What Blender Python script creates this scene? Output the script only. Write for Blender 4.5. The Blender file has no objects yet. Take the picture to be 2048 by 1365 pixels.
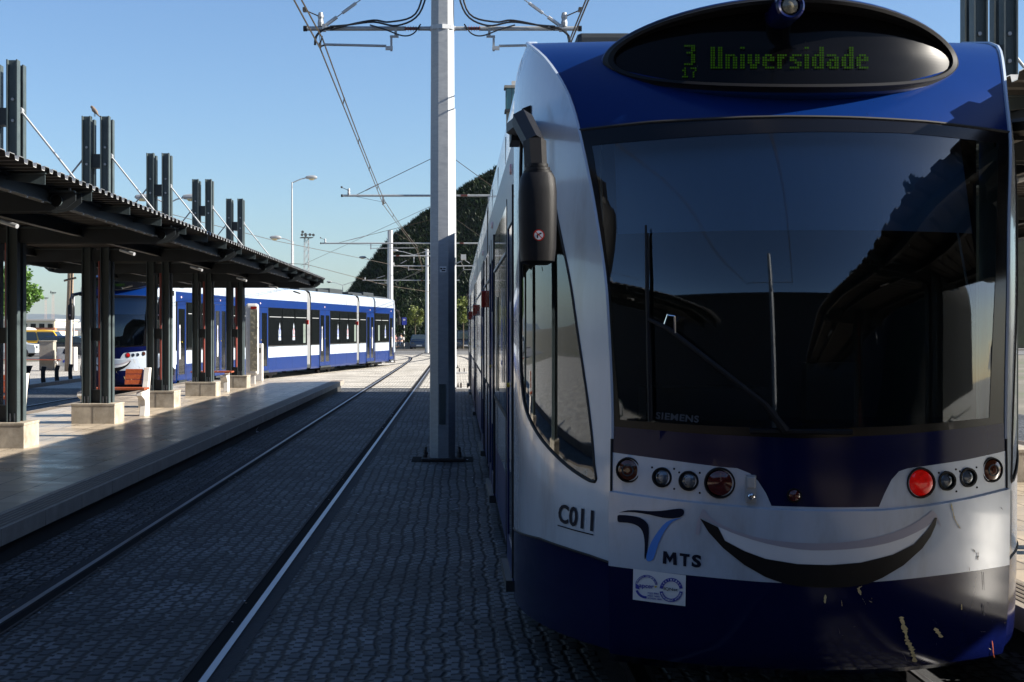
import bpy, bmesh, math, random
from math import sin, cos, pi, radians, sqrt, atan2
from mathutils import Vector, Matrix
from mathutils.geometry import delaunay_2d_cdt
random.seed(7)
scene = bpy.context.scene
COL = scene.collection
# ------------------------------------------------------------------ camera, light, exposure
EYE = 1.78; FOC = 3000.0; VPX = 914.0; VPY = 662.0
cam_d = bpy.data.cameras.new("camera"); cam = bpy.data.objects.new("camera", cam_d); COL.objects.link(cam)
cam.location = (0, 0, EYE); cam.rotation_euler = (radians(90), 0, 0)
cam_d.sensor_width = 36; cam_d.lens = FOC/2048*36
cam_d.shift_x = (1024-VPX)/2048; cam_d.shift_y = -(682.5-VPY)/2048
cam_d.clip_start = .05; cam_d.clip_end = 12000
scene.camera = cam
SUN_EL = 28.0; SUN_AZ = -5.0          # azimuth measured from +X towards +Y
wd = bpy.data.worlds.new("World"); scene.world = wd; wd.use_nodes = True
wn = wd.node_tree.nodes; wl = wd.node_tree.links
bg = wn["Background"]; sky = wn.new("ShaderNodeTexSky"); sky.sky_type = 'NISHITA'; sky.sun_disc = False
sky.sun_elevation = radians(SUN_EL); sky.sun_rotation = radians(90-SUN_AZ)
sky.air_density = 1.0; sky.dust_density = .7; sky.ozone_density = 2.0; sky.altitude = 50
hs_ = wn.new("ShaderNodeHueSaturation"); hs_.inputs["Saturation"].default_value = 1.0; wl.new(sky.outputs[0], hs_.inputs["Color"]); tm_ = wn.new("ShaderNodeVectorMath"); tm_.operation = 'MULTIPLY'; tm_.inputs[1].default_value = (.85,1.0,1.20); wl.new(hs_.outputs[0], tm_.inputs[0]); wl.new(tm_.outputs[0], bg.inputs[0]); bg.inputs[1].default_value = 0.0495
sun_d = bpy.data.lights.new("sun", 'SUN'); sun_d.energy = 5.0; sun_d.angle = radians(.5); sun_d.color = (1, .93, .82)
sun = bpy.data.objects.new("sun", sun_d); COL.objects.link(sun)
sv = Vector((cos(radians(SUN_AZ))*cos(radians(SUN_EL)), sin(radians(SUN_AZ))*cos(radians(SUN_EL)), sin(radians(SUN_EL))))
sun.rotation_euler = sv.to_track_quat('Z', 'Y').to_euler(); sun.location = sv*60
scene.view_settings.view_transform = 'Standard'; scene.view_settings.look = 'None'
scene.view_settings.exposure = 1.5; scene.view_settings.gamma = 1
scene.render.engine = 'CYCLES'
scene.cycles.max_bounces = 8; scene.cycles.transparent_max_bounces = 12; scene.cycles.volume_bounces = 0
scene.cycles.use_denoising = True

# ------------------------------------------------------------------ materials
MATS = {}
def nodes(m): return m.node_tree.nodes, m.node_tree.links
def ramp(n, stops):
    r = n.new("ShaderNodeValToRGB"); e = r.color_ramp.elements
    e[0].position, e[0].color = stops[0][0], (*stops[0][1], 1)
    e[1].position, e[1].color = stops[1][0], (*stops[1][1], 1)
    for p, c in stops[2:]:
        k = e.new(p); k.color = (*c, 1)
    return r
def mat(name, col, rough=.5, metal=0, var=.0, scale=4, bump=0, bscale=40, coat=0, spec=.5, emit=None, es=0, dirt=None, stretch=(1,1,1), rvar=0):
    if name in MATS: return MATS[name]
    m = bpy.data.materials.new(name); m.use_nodes = True; n, l = nodes(m); b = n["Principled BSDF"]
    b.inputs["Base Color"].default_value = (*col, 1); b.inputs["Roughness"].default_value = rough
    b.inputs["Metallic"].default_value = metal; b.inputs["Specular IOR Level"].default_value = spec
    b.inputs["Coat Weight"].default_value = coat; b.inputs["Coat Roughness"].default_value = .06
    tc = n.new("ShaderNodeTexCoord"); mp = n.new("ShaderNodeMapping"); mp.inputs["Scale"].default_value = stretch
    l.new(tc.outputs["Object"], mp.inputs[0])
    if var or dirt or rvar:
        nz = n.new("ShaderNodeTexNoise"); nz.inputs["Scale"].default_value = scale; nz.inputs["Detail"].default_value = 6; nz.inputs["Roughness"].default_value = .65
        l.new(mp.outputs[0], nz.inputs[0])
        lo = tuple(max(0, c*(1-var)) for c in col); hi = tuple(min(1, c*(1+var)) for c in col)
        if dirt:
            r = ramp(n, [(0.30, dirt), (.50, lo), (.75, hi)])
        else: r = ramp(n, [(.3, lo), (.7, hi)])
        l.new(nz.outputs[0], r.inputs[0]); l.new(r.outputs[0], b.inputs["Base Color"])
        if rvar:
            mr = n.new("ShaderNodeMapRange"); mr.inputs[3].default_value = rough; mr.inputs[4].default_value = rough+rvar
            mr.inputs[1].default_value = .35; mr.inputs[2].default_value = .65
            l.new(nz.outputs[0], mr.inputs[0]); l.new(mr.outputs[0], b.inputs["Roughness"])
    if bump:
        nb = n.new("ShaderNodeTexNoise"); nb.inputs["Scale"].default_value = bscale; nb.inputs["Detail"].default_value = 4
        l.new(mp.outputs[0], nb.inputs[0]); bm_ = n.new("ShaderNodeBump"); bm_.inputs["Strength"].default_value = bump; bm_.inputs["Distance"].default_value = .01
        l.new(nb.outputs[0], bm_.inputs["Height"]); l.new(bm_.outputs[0], b.inputs["Normal"])
    if emit:
        b.inputs["Emission Color"].default_value = (*emit, 1); b.inputs["Emission Strength"].default_value = es
    MATS[name] = m; return m

WHITE = mat("white_paint", (.41,.47,.55), .22, var=.05, scale=3, coat=.6, dirt=(.31,.33,.35), stretch=(1,1,.3), rvar=.04)
BLUE = mat("blue_paint", (.0015,.017,.10), .32, var=.06, scale=1.5, coat=.04, spec=.15)
BLUED = mat("deep_blue_paint", (.002,.004,.035), .14, var=.08, scale=2, coat=0, spec=.28)
BLACKG = mat("black_gloss", (.004,.004,.005), .06, coat=.5)
BLACKM = mat("black_matt", (.007,.007,.008), .5, spec=.25, bump=.15, bscale=300)
BLACKP = mat("black_plastic", (.006,.006,.007), .5, bump=.2, bscale=600, var=.2, scale=30, spec=.22)
BLACKD = mat("dark_void", (.002,.002,.002), .95, spec=.05)
RUBBER = mat("rubber", (.02,.02,.02), .8, var=.2)
GREYB = mat("bellows_grey", (.15,.155,.16), .6, var=.12, scale=6)
STEELG = mat("green_grey_steel", (.045,.062,.066), .48, var=.18, scale=5, bump=.08, bscale=60, rvar=.15)
STEELD = mat("dark_steel", (.018,.023,.026), .55, var=.2, scale=6)
GALV = mat("galvanised_steel", (.30,.315,.33), .5, metal=.35, var=.16, scale=9, stretch=(1,1,3), bump=.06, bscale=50, rvar=.2)
GALVL = mat("light_galvanised", (.38,.39,.40), .45, metal=.3, var=.12, scale=12)
CHROME = mat("chrome", (.62,.63,.67), .10, metal=1)
RAILM = mat("polished_rail", (.48,.48,.50), .36, metal=1, var=.15, scale=3, stretch=(8,.3,1), rvar=.14)
RUSTY = mat("rail_web", (.035,.028,.026), .8, var=.3, scale=10)
GAP = mat("groove_dark", (.008,.008,.009), .9, spec=.1)
JOINT = mat("joint_asphalt", (.022,.023,.026), .85, var=.3, scale=12, bump=.4, bscale=60)
INSUL = mat("brown_insulator", (.16,.04,.025), .3)
CABLE = mat("black_cable", (.012,.012,.014), .5)
BRASS = mat("bronze_wire", (.10,.075,.05), .45, metal=.6)
WOODR = mat("red_wood", (.30,.07,.025), .4, var=.35, scale=5, stretch=(8,1,8), coat=.2)
WOODP = mat("old_pole_wood", (.24,.17,.11), .85, var=.35, scale=9, stretch=(6,6,.5), bump=.4, bscale=40)
CONCW = mat("white_concrete", (.52,.50,.47), .7, var=.1, scale=9, bump=.15, bscale=70)
CONC = mat("weathered_concrete", (.26,.24,.20), .85, var=.22, scale=3, bump=.3, bscale=40)
TRAV = mat("pedestal_stone", (.40,.355,.29), .6, var=.2, scale=5, dirt=(.22,.185,.14), bump=.15, bscale=60)
REDPIPE = mat("red_pipe", (.30,.055,.04), .5, var=.15, scale=6)
ORANGE = mat("orange_lens", (.35,.07,.01), .2, coat=.5)
REDL = mat("red_lens", (.30,.012,.008), .15, coat=.6)
REDLIT = mat("lit_red_lens", (.42,.006,.005), .15, coat=.5, emit=(1,.01,.005), es=.05, var=.7, scale=28)
DKRED = mat("dark_red_lens", (.07,.008,.006), .12, coat=.6)
AMBERD = mat("dark_amber_lens", (.09,.022,.008), .12, coat=.6)
GREENLED = mat("green_led", (.008,.02,.003), .8, spec=0, emit=(.09,.30,.01), es=.035)
SMILEB = mat("decal_black", (.003,.003,.004), .45, spec=.3); PODRIM = mat("pod_rim_black", (.004,.004,.005), .6, spec=.2)
PODG = mat("display_black", (.003,.003,.0035), .1, spec=.12)
LIPGREY = mat("lip_grey", (.34,.32,.36), .3)
TEETH = mat("teeth_white", (.66,.67,.68), .22, coat=.5)
LOGOBLUE = mat("logo_blue", (.03,.20,.62), .3)
INKBLUE = mat("ink_blue", (.02,.035,.30), .4)
INKDARK = mat("ink_dark", (.007,.009,.022), .6, spec=.12)
YEL = mat("yellow_mark", (.65,.45,.03), .4)
SCUFF = mat("filler_scuff", (.50,.40,.20), .8, var=.3, scale=30)
DIRTM = mat("dark_scuff", (.10,.09,.09), .8, var=.3, scale=30)
PAPER = mat("litter_paper", (.6,.6,.65), .8)
BLINDM = mat("blind_fabric", (.18,.23,.32), .8)
INTER = mat("cab_lining", (.09,.11,.14), .7)
SEAT = mat("seat_cloth", (.05,.08,.18), .8)
def glass(name, tint, tr, rough=.03):
    m = bpy.data.materials.new(name); m.use_nodes = True; n, l = nodes(m); n.remove(n["Principled BSDF"])
    out = n["Material Output"]; t = n.new("ShaderNodeBsdfTransparent"); t.inputs[0].default_value = (*[c*tr for c in tint], 1)
    g = n.new("ShaderNodeBsdfGlossy"); g.inputs["Roughness"].default_value = rough; g.inputs[0].default_value = (.9,.95,1,1)
    f = n.new("ShaderNodeFresnel"); f.inputs[0].default_value = 1.85; mx = n.new("ShaderNodeMixShader")
    l.new(f.outputs[0], mx.inputs[0]); l.new(t.outputs[0], mx.inputs[1]); l.new(g.outputs[0], mx.inputs[2]); l.new(mx.outputs[0], out.inputs[0])
    MATS[name] = m; return m
WSG = glass("windshield_glass", (.62,.82,.92), .8)
SIDEG = glass("side_glass", (.5,.6,.62), .55, .02)
BUSG = mat("tinted_window", (.003,.004,.005), .05, spec=.2)
FRIT = mat("glass_border", (.003,.003,.004), .22, spec=.3)
LENSG = mat("clear_lens", (.10,.11,.12), .06, metal=.6, coat=.8)

# ------------------------------------------------------------------ mesh helpers
class MB:
    def __init__(s): s.v = []; s.f = []; s.m = []; s.mats = []
    def mi(s, m):
        if m not in s.mats: s.mats.append(m)
        return s.mats.index(m)
    def add(s, vs, fs, m):
        o = len(s.v); s.v += [tuple(v) for v in vs]; k = s.mi(m)
        for f in fs: s.f.append([i+o for i in f]); s.m.append(k)
        return s
    def box(s, c, d, m, rot=None):
        hx, hy, hz = d[0]/2, d[1]/2, d[2]/2
        vs = [Vector((x*hx, y*hy, z*hz)) for z in (-1,1) for y in (-1,1) for x in (-1,1)]
        if rot is not None:
            R = rot if isinstance(rot, Matrix) else Matrix.Rotation(rot, 3, 'Z')
            vs = [R @ v for v in vs]
        vs = [v+Vector(c) for v in vs]
        return s.add(vs, [(0,2,3,1),(4,5,7,6),(0,1,5,4),(2,6,7,3),(0,4,6,2),(1,3,7,5)], m)
    def bx(s, x0, x1, y0, y1, z0, z1, m):
        return s.box(((x0+x1)/2,(y0+y1)/2,(z0+z1)/2), (abs(x1-x0),abs(y1-y0),abs(z1-z0)), m)
    def tube(s, pts, r, m, n=8, cap=True):
        pts = [Vector(p) for p in pts]; rs = r if isinstance(r, (list, tuple)) else [r]*len(pts)
        vs = []; up = None
        for i, p in enumerate(pts):
            a = pts[max(i-1,0)]; b = pts[min(i+1,len(pts)-1)]; t = (b-a).normalized()
            if up is None:
                up = Vector((0,0,1)) if abs(t.z) < .9 else Vector((1,0,0))
            x = up.cross(t).normalized(); y = t.cross(x).normalized(); up = y
            for k in range(n):
                a_ = 2*pi*(k+.5)/n; vs.append(p + x*cos(a_)*rs[i] + y*sin(a_)*rs[i])
        fs = []
        for i in range(len(pts)-1):
            for k in range(n):
                k2 = (k+1) % n; fs.append((i*n+k, i*n+k2, (i+1)*n+k2, (i+1)*n+k))
        if cap: fs.append(tuple(reversed(range(n)))); fs.append(tuple((len(pts)-1)*n+k for k in range(n)))
        return s.add(vs, fs, m)
    def lathe(s, prof, m, c=(0,0,0), axis='Z', n=20, cap=True):
        vs = []
        for (r, h) in prof:
            for k in range(n):
                a = 2*pi*k/n; x, y = r*cos(a), r*sin(a)
                v = {'Z':(x,y,h), 'Y':(x,h,y), 'X':(h,x,y)}[axis]; vs.append(Vector(v)+Vector(c))
        fs = [(i*n+k, i*n+(k+1)%n, (i+1)*n+(k+1)%n, (i+1)*n+k) for i in range(len(prof)-1) for k in range(n)]
        if cap: fs += [tuple(reversed(range(n))), tuple((len(prof)-1)*n+k for k in range(n))]
        return s.add(vs, fs, m)
    def prism(s, poly, a, b, m, axis='X'):
        """poly: 2D points in the plane across the axis, extruded from a to b"""
        def P(p, t): return {'X':(t,p[0],p[1]), 'Y':(p[0],t,p[1]), 'Z':(p[0],p[1],t)}[axis]
        n = len(poly); vs = [P(p,a) for p in poly]+[P(p,b) for p in poly]
        fs = [tuple(reversed(range(n))), tuple(range(n,2*n))]+[(i,(i+1)%n,n+(i+1)%n,n+i) for i in range(n)]
        return s.add(vs, fs, m)
    def obj(s, name, parent=None, smooth=False, bevel=0, loc=None, rotz=0, angle=35):
        me = bpy.data.meshes.new(name); me.from_pydata(s.v, [], s.f)
        for m in s.mats: me.materials.append(m)
        me.polygons.foreach_set("material_index", s.m); 
        bm = bmesh.new(); bm.from_mesh(me); bmesh.ops.recalc_face_normals(bm, faces=bm.faces); bm.to_mesh(me); bm.free()
        me.update()
        if smooth:
            me.polygons.foreach_set("use_smooth", [True]*len(me.polygons))
            try: me.set_sharp_from_angle(angle=radians(angle))
            except Exception: pass
        o = bpy.data.objects.new(name, me); COL.objects.link(o)
        if bevel:
            md = o.modifiers.new("bevel", 'BEVEL'); md.width = bevel; md.segments = 2; md.limit_method = 'ANGLE'; md.angle_limit = radians(40)
        if parent is not None: o.parent = parent
        if loc is not None: o.location = loc
        if rotz: o.rotation_euler.z = rotz
        return o
def tag(o, label=None, cat=None, group=None, kind=None):
    if label: o["label"] = label
    if cat: o["category"] = cat
    if group: o["group"] = group
    if kind: o["kind"] = kind
    return o
def thing(name, label, cat, loc=(0,0,0), rotz=0, group=None):
    o = bpy.data.objects.new(name, None); COL.objects.link(o); o.location = loc; o.rotation_euler.z = rotz
    o.empty_display_size = .3
    return tag(o, label, cat, group)
def copy_tree(o, parent=None):
    c = o.copy(); COL.objects.link(c); c.parent = parent
    for ch in [x for x in bpy.data.objects if x.parent == o]: copy_tree(ch, c)
    return c
def smooth_path(pts, k=6):
    P = [Vector(p) for p in pts]; out = []
    for i in range(len(P)-1):
        p0 = P[max(i-1,0)]; p1 = P[i]; p2 = P[i+1]; p3 = P[min(i+2,len(P)-1)]
        for j in range(k):
            t = j/k; out.append(.5*((2*p1)+(p2-p0)*t+(2*p0-5*p1+4*p2-p3)*t*t+(3*p1-p0-3*p2+p3)*t**3))
    out.append(P[-1]); return out
def text_mesh(txt, bold=0.0, res=3, space=1.0, shear=0):
    cu = bpy.data.curves.new("tx", 'FONT'); cu.body = txt; cu.offset = bold; cu.resolution_u = res; cu.space_character = space; cu.shear = shear
    o = bpy.data.objects.new("tx", cu); COL.objects.link(o); dg = bpy.context.evaluated_depsgraph_get(); dg.update()
    me = bpy.data.meshes.new_from_object(o.evaluated_get(dg))
    vs = [tuple(v.co[:2]) for v in me.vertices]; fs = [tuple(p.vertices) for p in me.polygons]
    bpy.data.objects.remove(o); bpy.data.curves.remove(cu); bpy.data.meshes.remove(me)
    xs = [v[0] for v in vs]; ys = [v[1] for v in vs]; x0,x1,y0,y1 = min(xs),max(xs),min(ys),max(ys)
    return [((x-x0)/(x1-x0), (y-y0)/(y1-y0)) for x, y in vs], fs     # normalised to 0..1
def at(px, py, Y):      # photograph measurement -> world point at distance Y (used while laying the place out)
    return Vector(((px-VPX)*Y/FOC, Y, EYE+(VPY-py)*Y/FOC))

# ------------------------------------------------------------------ tram nose surface (tram at its stop: centre x=1.63)
TX = 1.63; TY = 6.64
NZ = [.25,.32,.7,1.1,1.32,1.92,2.28,2.67,2.92,3.14,3.26,3.32,3.36,3.39]
NYs = [7.04,7.0,6.96,6.95,6.95,6.98,7.07,7.21,7.39,7.66,7.89,8.07,8.24,8.44]
NHW = [.90,.905,.912,.911,.909,.93,.967,1.027,1.074,1.155,1.22,1.25,1.235,1.16]
NB = [.30,.33,.34,.335,.33,.33,.34,.32,.25,.21,.20,.17,.10,.02]
SIDEX = [1.31]*8+[1.31,1.305,1.285,1.262,1.24,1.165]
YW = 8.45
def lut(T, z):
    if z <= NZ[0]: return T[0]
    if z >= NZ[-1]: return T[-1]
    for i in range(len(NZ)-1):
        if z <= NZ[i+1]:
            h = NZ[i+1]-NZ[i]; t = (z-NZ[i])/h
            def m(k):
                if k <= 0: return (T[1]-T[0])/(NZ[1]-NZ[0])
                if k >= len(NZ)-1: return (T[-1]-T[-2])/(NZ[-1]-NZ[-2])
                a = (T[k]-T[k-1])/(NZ[k]-NZ[k-1]); b = (T[k+1]-T[k])/(NZ[k+1]-NZ[k])
                return 0 if a*b <= 0 else 2*a*b/(a+b)
            m0, m1 = m(i)*h, m(i+1)*h
            return (2*t**3-3*t*t+1)*T[i]+(t**3-2*t*t+t)*m0+(-2*t**3+3*t*t)*T[i+1]+(t**3-t*t)*m1
def S(u, z):
    Ys, hw, b = lut(NYs,z), lut(NHW,z), lut(NB,z); a = abs(u); sg = -1 if u < 0 else 1
    if a <= 1: return Vector((TX+u*hw, Ys-b+b*a*a, z))
    t = a-1; sx = lut(SIDEX,z); yw = max(YW, Ys+.02)
    x = (1-t)**2*hw+2*t*(1-t)*sx+t*t*sx; y = (1-t)**2*Ys+2*t*(1-t)*(Ys+.42*(yw-Ys))+t*t*yw
    return Vector((TX+sg*x, y, z))
def SN(u, z):
    e = .004; a = S(min(u+e,2),z)-S(max(u-e,-2),z); b = S(u,min(z+e,3.385))-S(u,max(z-e,.25)); n = a.cross(b); n.normalize()
    ref = S(u,z)-Vector((TX, 8.6, 1.6))
    return n if n.dot(ref) > 0 else -n
def F(u, z):
    p = S(u,z); return (VPX+FOC*p.x/p.y, VPY-FOC*(z-EYE)/p.y)
GRID = [(u/20, z/20, *F(u/20, z/20)) for u in range(-40, 21) for z in range(5, 68)]
def inv(px, py, lo=-2.0, hi=1.0):
    best = min((g for g in GRID if lo-.001 <= g[0] <= hi+.001), key=lambda g: (g[2]-px)**2+(g[3]-py)**2); u, z = best[0], best[1]
    for _ in range(8):
        x, y = F(u,z); e = 1e-3; ue = u+e if u+e <= hi else u-e; du = ue-u
        x1,y1 = F(ue,z); x2,y2 = F(u,z+e); a,b,c,d = (x1-x)/du,(x2-x)/e,(y1-y)/du,(y2-y)/e; D = a*d-b*c
        if abs(D) < 1e-6: break
        su = ((px-x)*d-(py-y)*b)/D; sz = ((py-y)*a-(px-x)*c)/D
        u = min(hi,max(lo,u+max(-.2,min(.2,su)))); z = min(3.39,max(.22,z+max(-.2,min(.2,sz))))
    return (u, z)
def sample(poly, step=.03, closed=True):
    out = []; n = len(poly)
    for i in range(n if closed else n-1):
        a, b = poly[i], poly[(i+1)%n]; k = max(1, int(math.hypot(b[0]-a[0], b[1]-a[1])/step))
        out += [(a[0]+(b[0]-a[0])*j/k, a[1]+(b[1]-a[1])*j/k) for j in range(k)]
    if not closed: out.append(poly[-1])
    return out
def inside(p, poly):
    x, y = p; c = False; j = len(poly)-1
    for i in range(len(poly)):
        xi, yi = poly[i]; xj, yj = poly[j]
        if (yi > y) != (yj > y) and x < (xj-xi)*(y-yi)/(yj-yi)+xi: c = not c
        j = i
    return c
def tri_region(outer, holes=(), step=.05):
    outer = sample(outer, step*.7); holes = [sample(h, step*.7) for h in holes]
    vs = []; es = []
    for lp in [outer]+holes:
        o = len(vs); vs += lp; es += [(o+i, o+(i+1)%len(lp)) for i in range(len(lp))]
    x0 = min(p[0] for p in outer); x1 = max(p[0] for p in outer); y0 = min(p[1] for p in outer); y1 = max(p[1] for p in outer)
    gx = x0+step/2
    while gx < x1:
        gy = y0+step/2
        while gy < y1:
            if inside((gx,gy), outer) and not any(inside((gx,gy), h) for h in holes): vs.append((gx,gy))
            gy += step
        gx += step
    r = delaunay_2d_cdt([Vector(v) for v in vs], es, [], 0, 1e-5)
    V = [tuple(v) for v in r[0]]; T = []
    for f in r[2]:
        c = (sum(V[i][0] for i in f)/3, sum(V[i][1] for i in f)/3)
        if inside(c, outer) and not any(inside(c, h) for h in holes): T.append(tuple(f))
    return V, T
def L(p): return (p[0]-TX, p[1]-TY, p[2])       # world -> tram local
def patch(mb, outer, m, holes=(), off=.0, step=.05):
    V, T = tri_region(outer, holes, step); mb.add([L(S(u,z)+SN(u,z)*off) for u,z in V], T, m); return mb
def uzp(px, lo=-2.0, hi=1.0, o=(0,0), k=1.0):
    return [inv(o[0]+x*k, o[1]+y*k, lo, hi) for x, y in px]
def decal_text(mb, txt, quad, m, lo, hi, off=.005, bold=0, space=1.0, shear=0):
    """quad: photo px corners bottom-left, bottom-right, top-right, top-left"""
    vs, fs = text_mesh(txt, bold, space=space, shear=shear); A = [inv(*q, lo, hi) for q in quad]; out = []
    for x, y in vs:
        u = (1-x)*(1-y)*A[0][0]+x*(1-y)*A[1][0]+x*y*A[2][0]+(1-x)*y*A[3][0]
        z = (1-x)*(1-y)*A[0][1]+x*(1-y)*A[1][1]+x*y*A[2][1]+(1-x)*y*A[3][1]
        out.append(L(S(u,z)+SN(u,z)*off))
    mb.add(out, fs, m)
def mirror_uz(poly): return [(-u,z) for u,z in reversed(poly)]
def arc(poly, k=8): return [tuple(p)[:2] for p in smooth_path([(a,b,0) for a,b in poly], k)]
# ------------------------------------------------------------------ tram
LC, LM, LG = 9.5, 8.2, .5          # cab car, middle car, gangway lengths
def line_uz(px, lo=-1, hi=1):
    q = uzp(px, lo, hi); q[0] = (lo, q[0][1]); q[-1] = (hi, q[-1][1]); return q
WT = line_uz([(1226,853),(1400,868),(1600,877),(1800,869),(2012,846)])                  # windshield bottom
WTOP = line_uz([(1150,262),(1300,246),(1450,238),(1570,235),(1700,237),(1850,245),(2019,266)])
WHT = line_uz([(1228,905),(1350,922),(1440,934),(1475,937),(1500,947),(1516,962),(1532,987),(1543,1012),(1650,1015),(1757,1014),(1768,988),(1782,960),(1797,943),(1815,937),(1930,920),(2010,902)])
RIDGE = line_uz([(1228,984),(1350,1001),(1450,1011),(1545,1019),(1650,1022),(1757,1021),(1850,1012),(1930,998),(2010,978)])
WB = line_uz([(1227,1131),(1400,1151),(1520,1162),(1640,1167),(1760,1161),(1880,1148),(2010,1129)])
ZSK = .285; ZTOP = 3.39
SIDEB = uzp([(1028,1058),(1080,1077),(1130,1095),(1180,1111),(1222,1126)], -2, -1); SIDEB[0] = (-2, SIDEB[0][1]); SIDEB[-1] = (-1, SIDEB[-1][1])
SG = arc(uzp([(1041,520),(1041,600),(1041,700),(1044,770),(1052,820),(1075,868),(1110,910),(1150,944),(1190,964),(1189,930),(1183,860),(1170,760),(1155,660),(1140,560),(1122,470),(1108,400),(1094,345),(1078,300),(1062,262),(1050,245),(1044,262),(1041,330),(1041,400),(1041,470)], -1.97, -1.03), 3)
HOLE = uzp([(1184,292),(1400,274),(1600,265),(1800,267),(1996,288),(1990,560),(1978,836),(1800,852),(1620,858),(1420,852),(1240,840),(1228,700),(1212,500)], -.995, .995)
def scale_poly(poly, k):
    cx = sum(p[0] for p in poly)/len(poly); cy = sum(p[1] for p in poly)/len(poly); return [(cx+(p[0]-cx)*k, cy+(p[1]-cy)*k) for p in poly]
def shell():
    mb = MB()
    patch(mb, [(-1,ZTOP),]+[(p[0],p[1]) for p in WTOP]+[(1,ZTOP)], BLUE, off=0, step=.06)
    patch(mb, WT+list(reversed(WHT)), BLUED, off=.004)
    patch(mb, WHT+list(reversed(RIDGE)), WHITE, off=.004)
    patch(mb, RIDGE+list(reversed(WB)), WHITE, off=.022)
    patch(mb, WB+[(1,ZSK),(-1,ZSK)], BLUED, off=.022)
    r = sample(RIDGE, .03, False); a = [L(S(u,z+.006)+SN(u,z)*.004) for u,z in r]; b = [L(S(u,z)+SN(u,z)*.022) for u,z in r]; n = len(r)
    mb.add(a+b, [(i,i+1,n+i+1,n+i) for i in range(n-1)], WHITE)
    # underside return of the skirt
    r = sample([(-1,ZSK),(1,ZSK)], .05, False); a = [L(S(u,z)+SN(u,z)*.022) for u,z in r]; b = [L(S(u,z)+Vector((0,.25,-.10))) for u,z in r]; n = len(r)
    mb.add(a+b, [(i,i+1,n+i+1,n+i) for i in range(n-1)], BLUED)
    for sgn in (1,-1):
        f = (lambda q: q) if sgn == 1 else mirror_uz
        patch(mb, f(SIDEB+[(-1,ZTOP),(-2,ZTOP)]), WHITE, holes=[f(SG)], off=0, step=.06)
        patch(mb, f(SIDEB+[(-1,ZSK),(-2,ZSK)]), BLUED, off=0, step=.06)
        e = -1*sgn
        mb.tube([L(S(e,z)+SN(e*1.0,z)*.002) for z in [1.28+i*.05 for i in range(43)]], .011, WHITE, 6)
        zb = SIDEB[-1][1]
        mb.tube([L(S(e,z)+SN(e,z)*.006) for z in [ZSK+i*(1.3-ZSK)/12 for i in range(13)]], .006, RUBBER, 5)
        mb.tube([L(S(u,z)+SN(u,z)*.002) for u,z in f(sample(SIDEB,.05,False))], .006, RUBBER, 5)
    return mb
def wall(mb, y0, y1, w=1.295):
    """painted car side and roof between two stations"""
    for sg in (-1,1):
        lv = [(w-.03,.26,BLUE),(w,.34,BLUE),(w,.80,WHITE),(w,1.20,BLACKG),(w,2.63,BLUE),(w,2.92,WHITE),(w-.003,3.14,WHITE),(w-.02,3.25,WHITE),(w-.04,3.32,WHITE),(w-.07,3.36,WHITE),(w-.14,3.385,WHITE),(.8,3.40,WHITE),(0,3.41,None)]
        for (xa,za,m),(xb,zb,_) in zip(lv, lv[1:]):
            k = max(1,int((y1-y0)/1.5)); ys = [y0+(y1-y0)*i/k for i in range(k+1)]
            vs = [(sg*xa,y,za) for y in ys]+[(sg*xb,y,zb) for y in ys]
            mb.add(vs, [(i,i+1,k+2+i,k+1+i) for i in range(k)], m)
        # panel joints and hinge line
        for y in [y0+.02]+[y0+(y1-y0)*j/4 for j in (1,2,3)]: mb.bx(sg*(w-.002),sg*(w+.002),y-.004,y+.004,.36,1.19,RUBBER); mb.bx(sg*(w-.002),sg*(w+.0015),y-.003,y+.003,2.93,3.12,GREYB)
    for y in (y0+.001, y1-.001):
        mb.add([(-w,y,.3),(w,y,.3),(w,y,3.1),(w-.1,y,3.36),(-w+.1,y,3.36),(-w,y,3.1)], [(0,1,2,3,4,5)], BLACKM)
def window_mb(y0, y1, sg, w=1.297, hop=True):
    mb = MB(); k = max(1, round((y1-y0)/1.5)); d = (y1-y0)/k
    for i in range(k):
        a, b = y0+i*d+.03, y0+(i+1)*d-.03
        mb.bx(sg*w, sg*(w+.010), a, b, 1.24, 2.60, BUSG)
        if hop: mb.bx(sg*(w+.010), sg*(w+.018), a+.08, b-.08, 2.28, 2.30, GALVL)
    mb.bx(sg*w, sg*(w+.012), y0, y1, 1.20, 1.235, RUBBER)
    return mb
def door_mb(y0, y1, sg, leaves, w=1.297):
    mb = MB(); o0, o1 = sg*w, sg*(w+.014)
    mb.bx(o0,o1,y0,y1,2.42,2.62,BLUE); mb.bx(o0,o1,y0,y1,.34,.50,BLUE)
    d = (y1-y0)/leaves
    for i in range(leaves):
        a = y0+i*d; b = a+d
        mb.bx(o0,o1,a,a+.13,.50,2.42,BLUE); mb.bx(o0,o1,b-.13,b,.50,2.42,BLUE)
        mb.bx(o0,sg*(w+.008),a+.13,b-.13,.50,2.42,BUSG)
    for i in range(leaves+1): mb.bx(o0,sg*(w+.018),y0+i*d-.008,y0+i*d+.008,.36,2.62,RUBBER)
    mb.bx(sg*(w-.01),sg*(w+.05),y0+.05,y1-.05,.27,.335,STEELD)
    mb.lathe([(.035,0),(.03,.012),(0.001,.014)], MATS["door_lamp"], (sg*(w+.002),(y0+y1)/2,2.76), 'X', 12) if sg > 0 else mb.lathe([(.035,0),(.03,-.012),(0.001,-.014)], MATS["door_lamp"], (-(w+.002),(y0+y1)/2,2.76), 'X', 12)
    mb.lathe([(.014,-.02),(.014,.025)], YEL, (sg*(w+.01),(y0+y1)/2+.02,1.45), 'X', 10)
    return mb
mat("door_lamp", (.8,.5,.5), .4)
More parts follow.
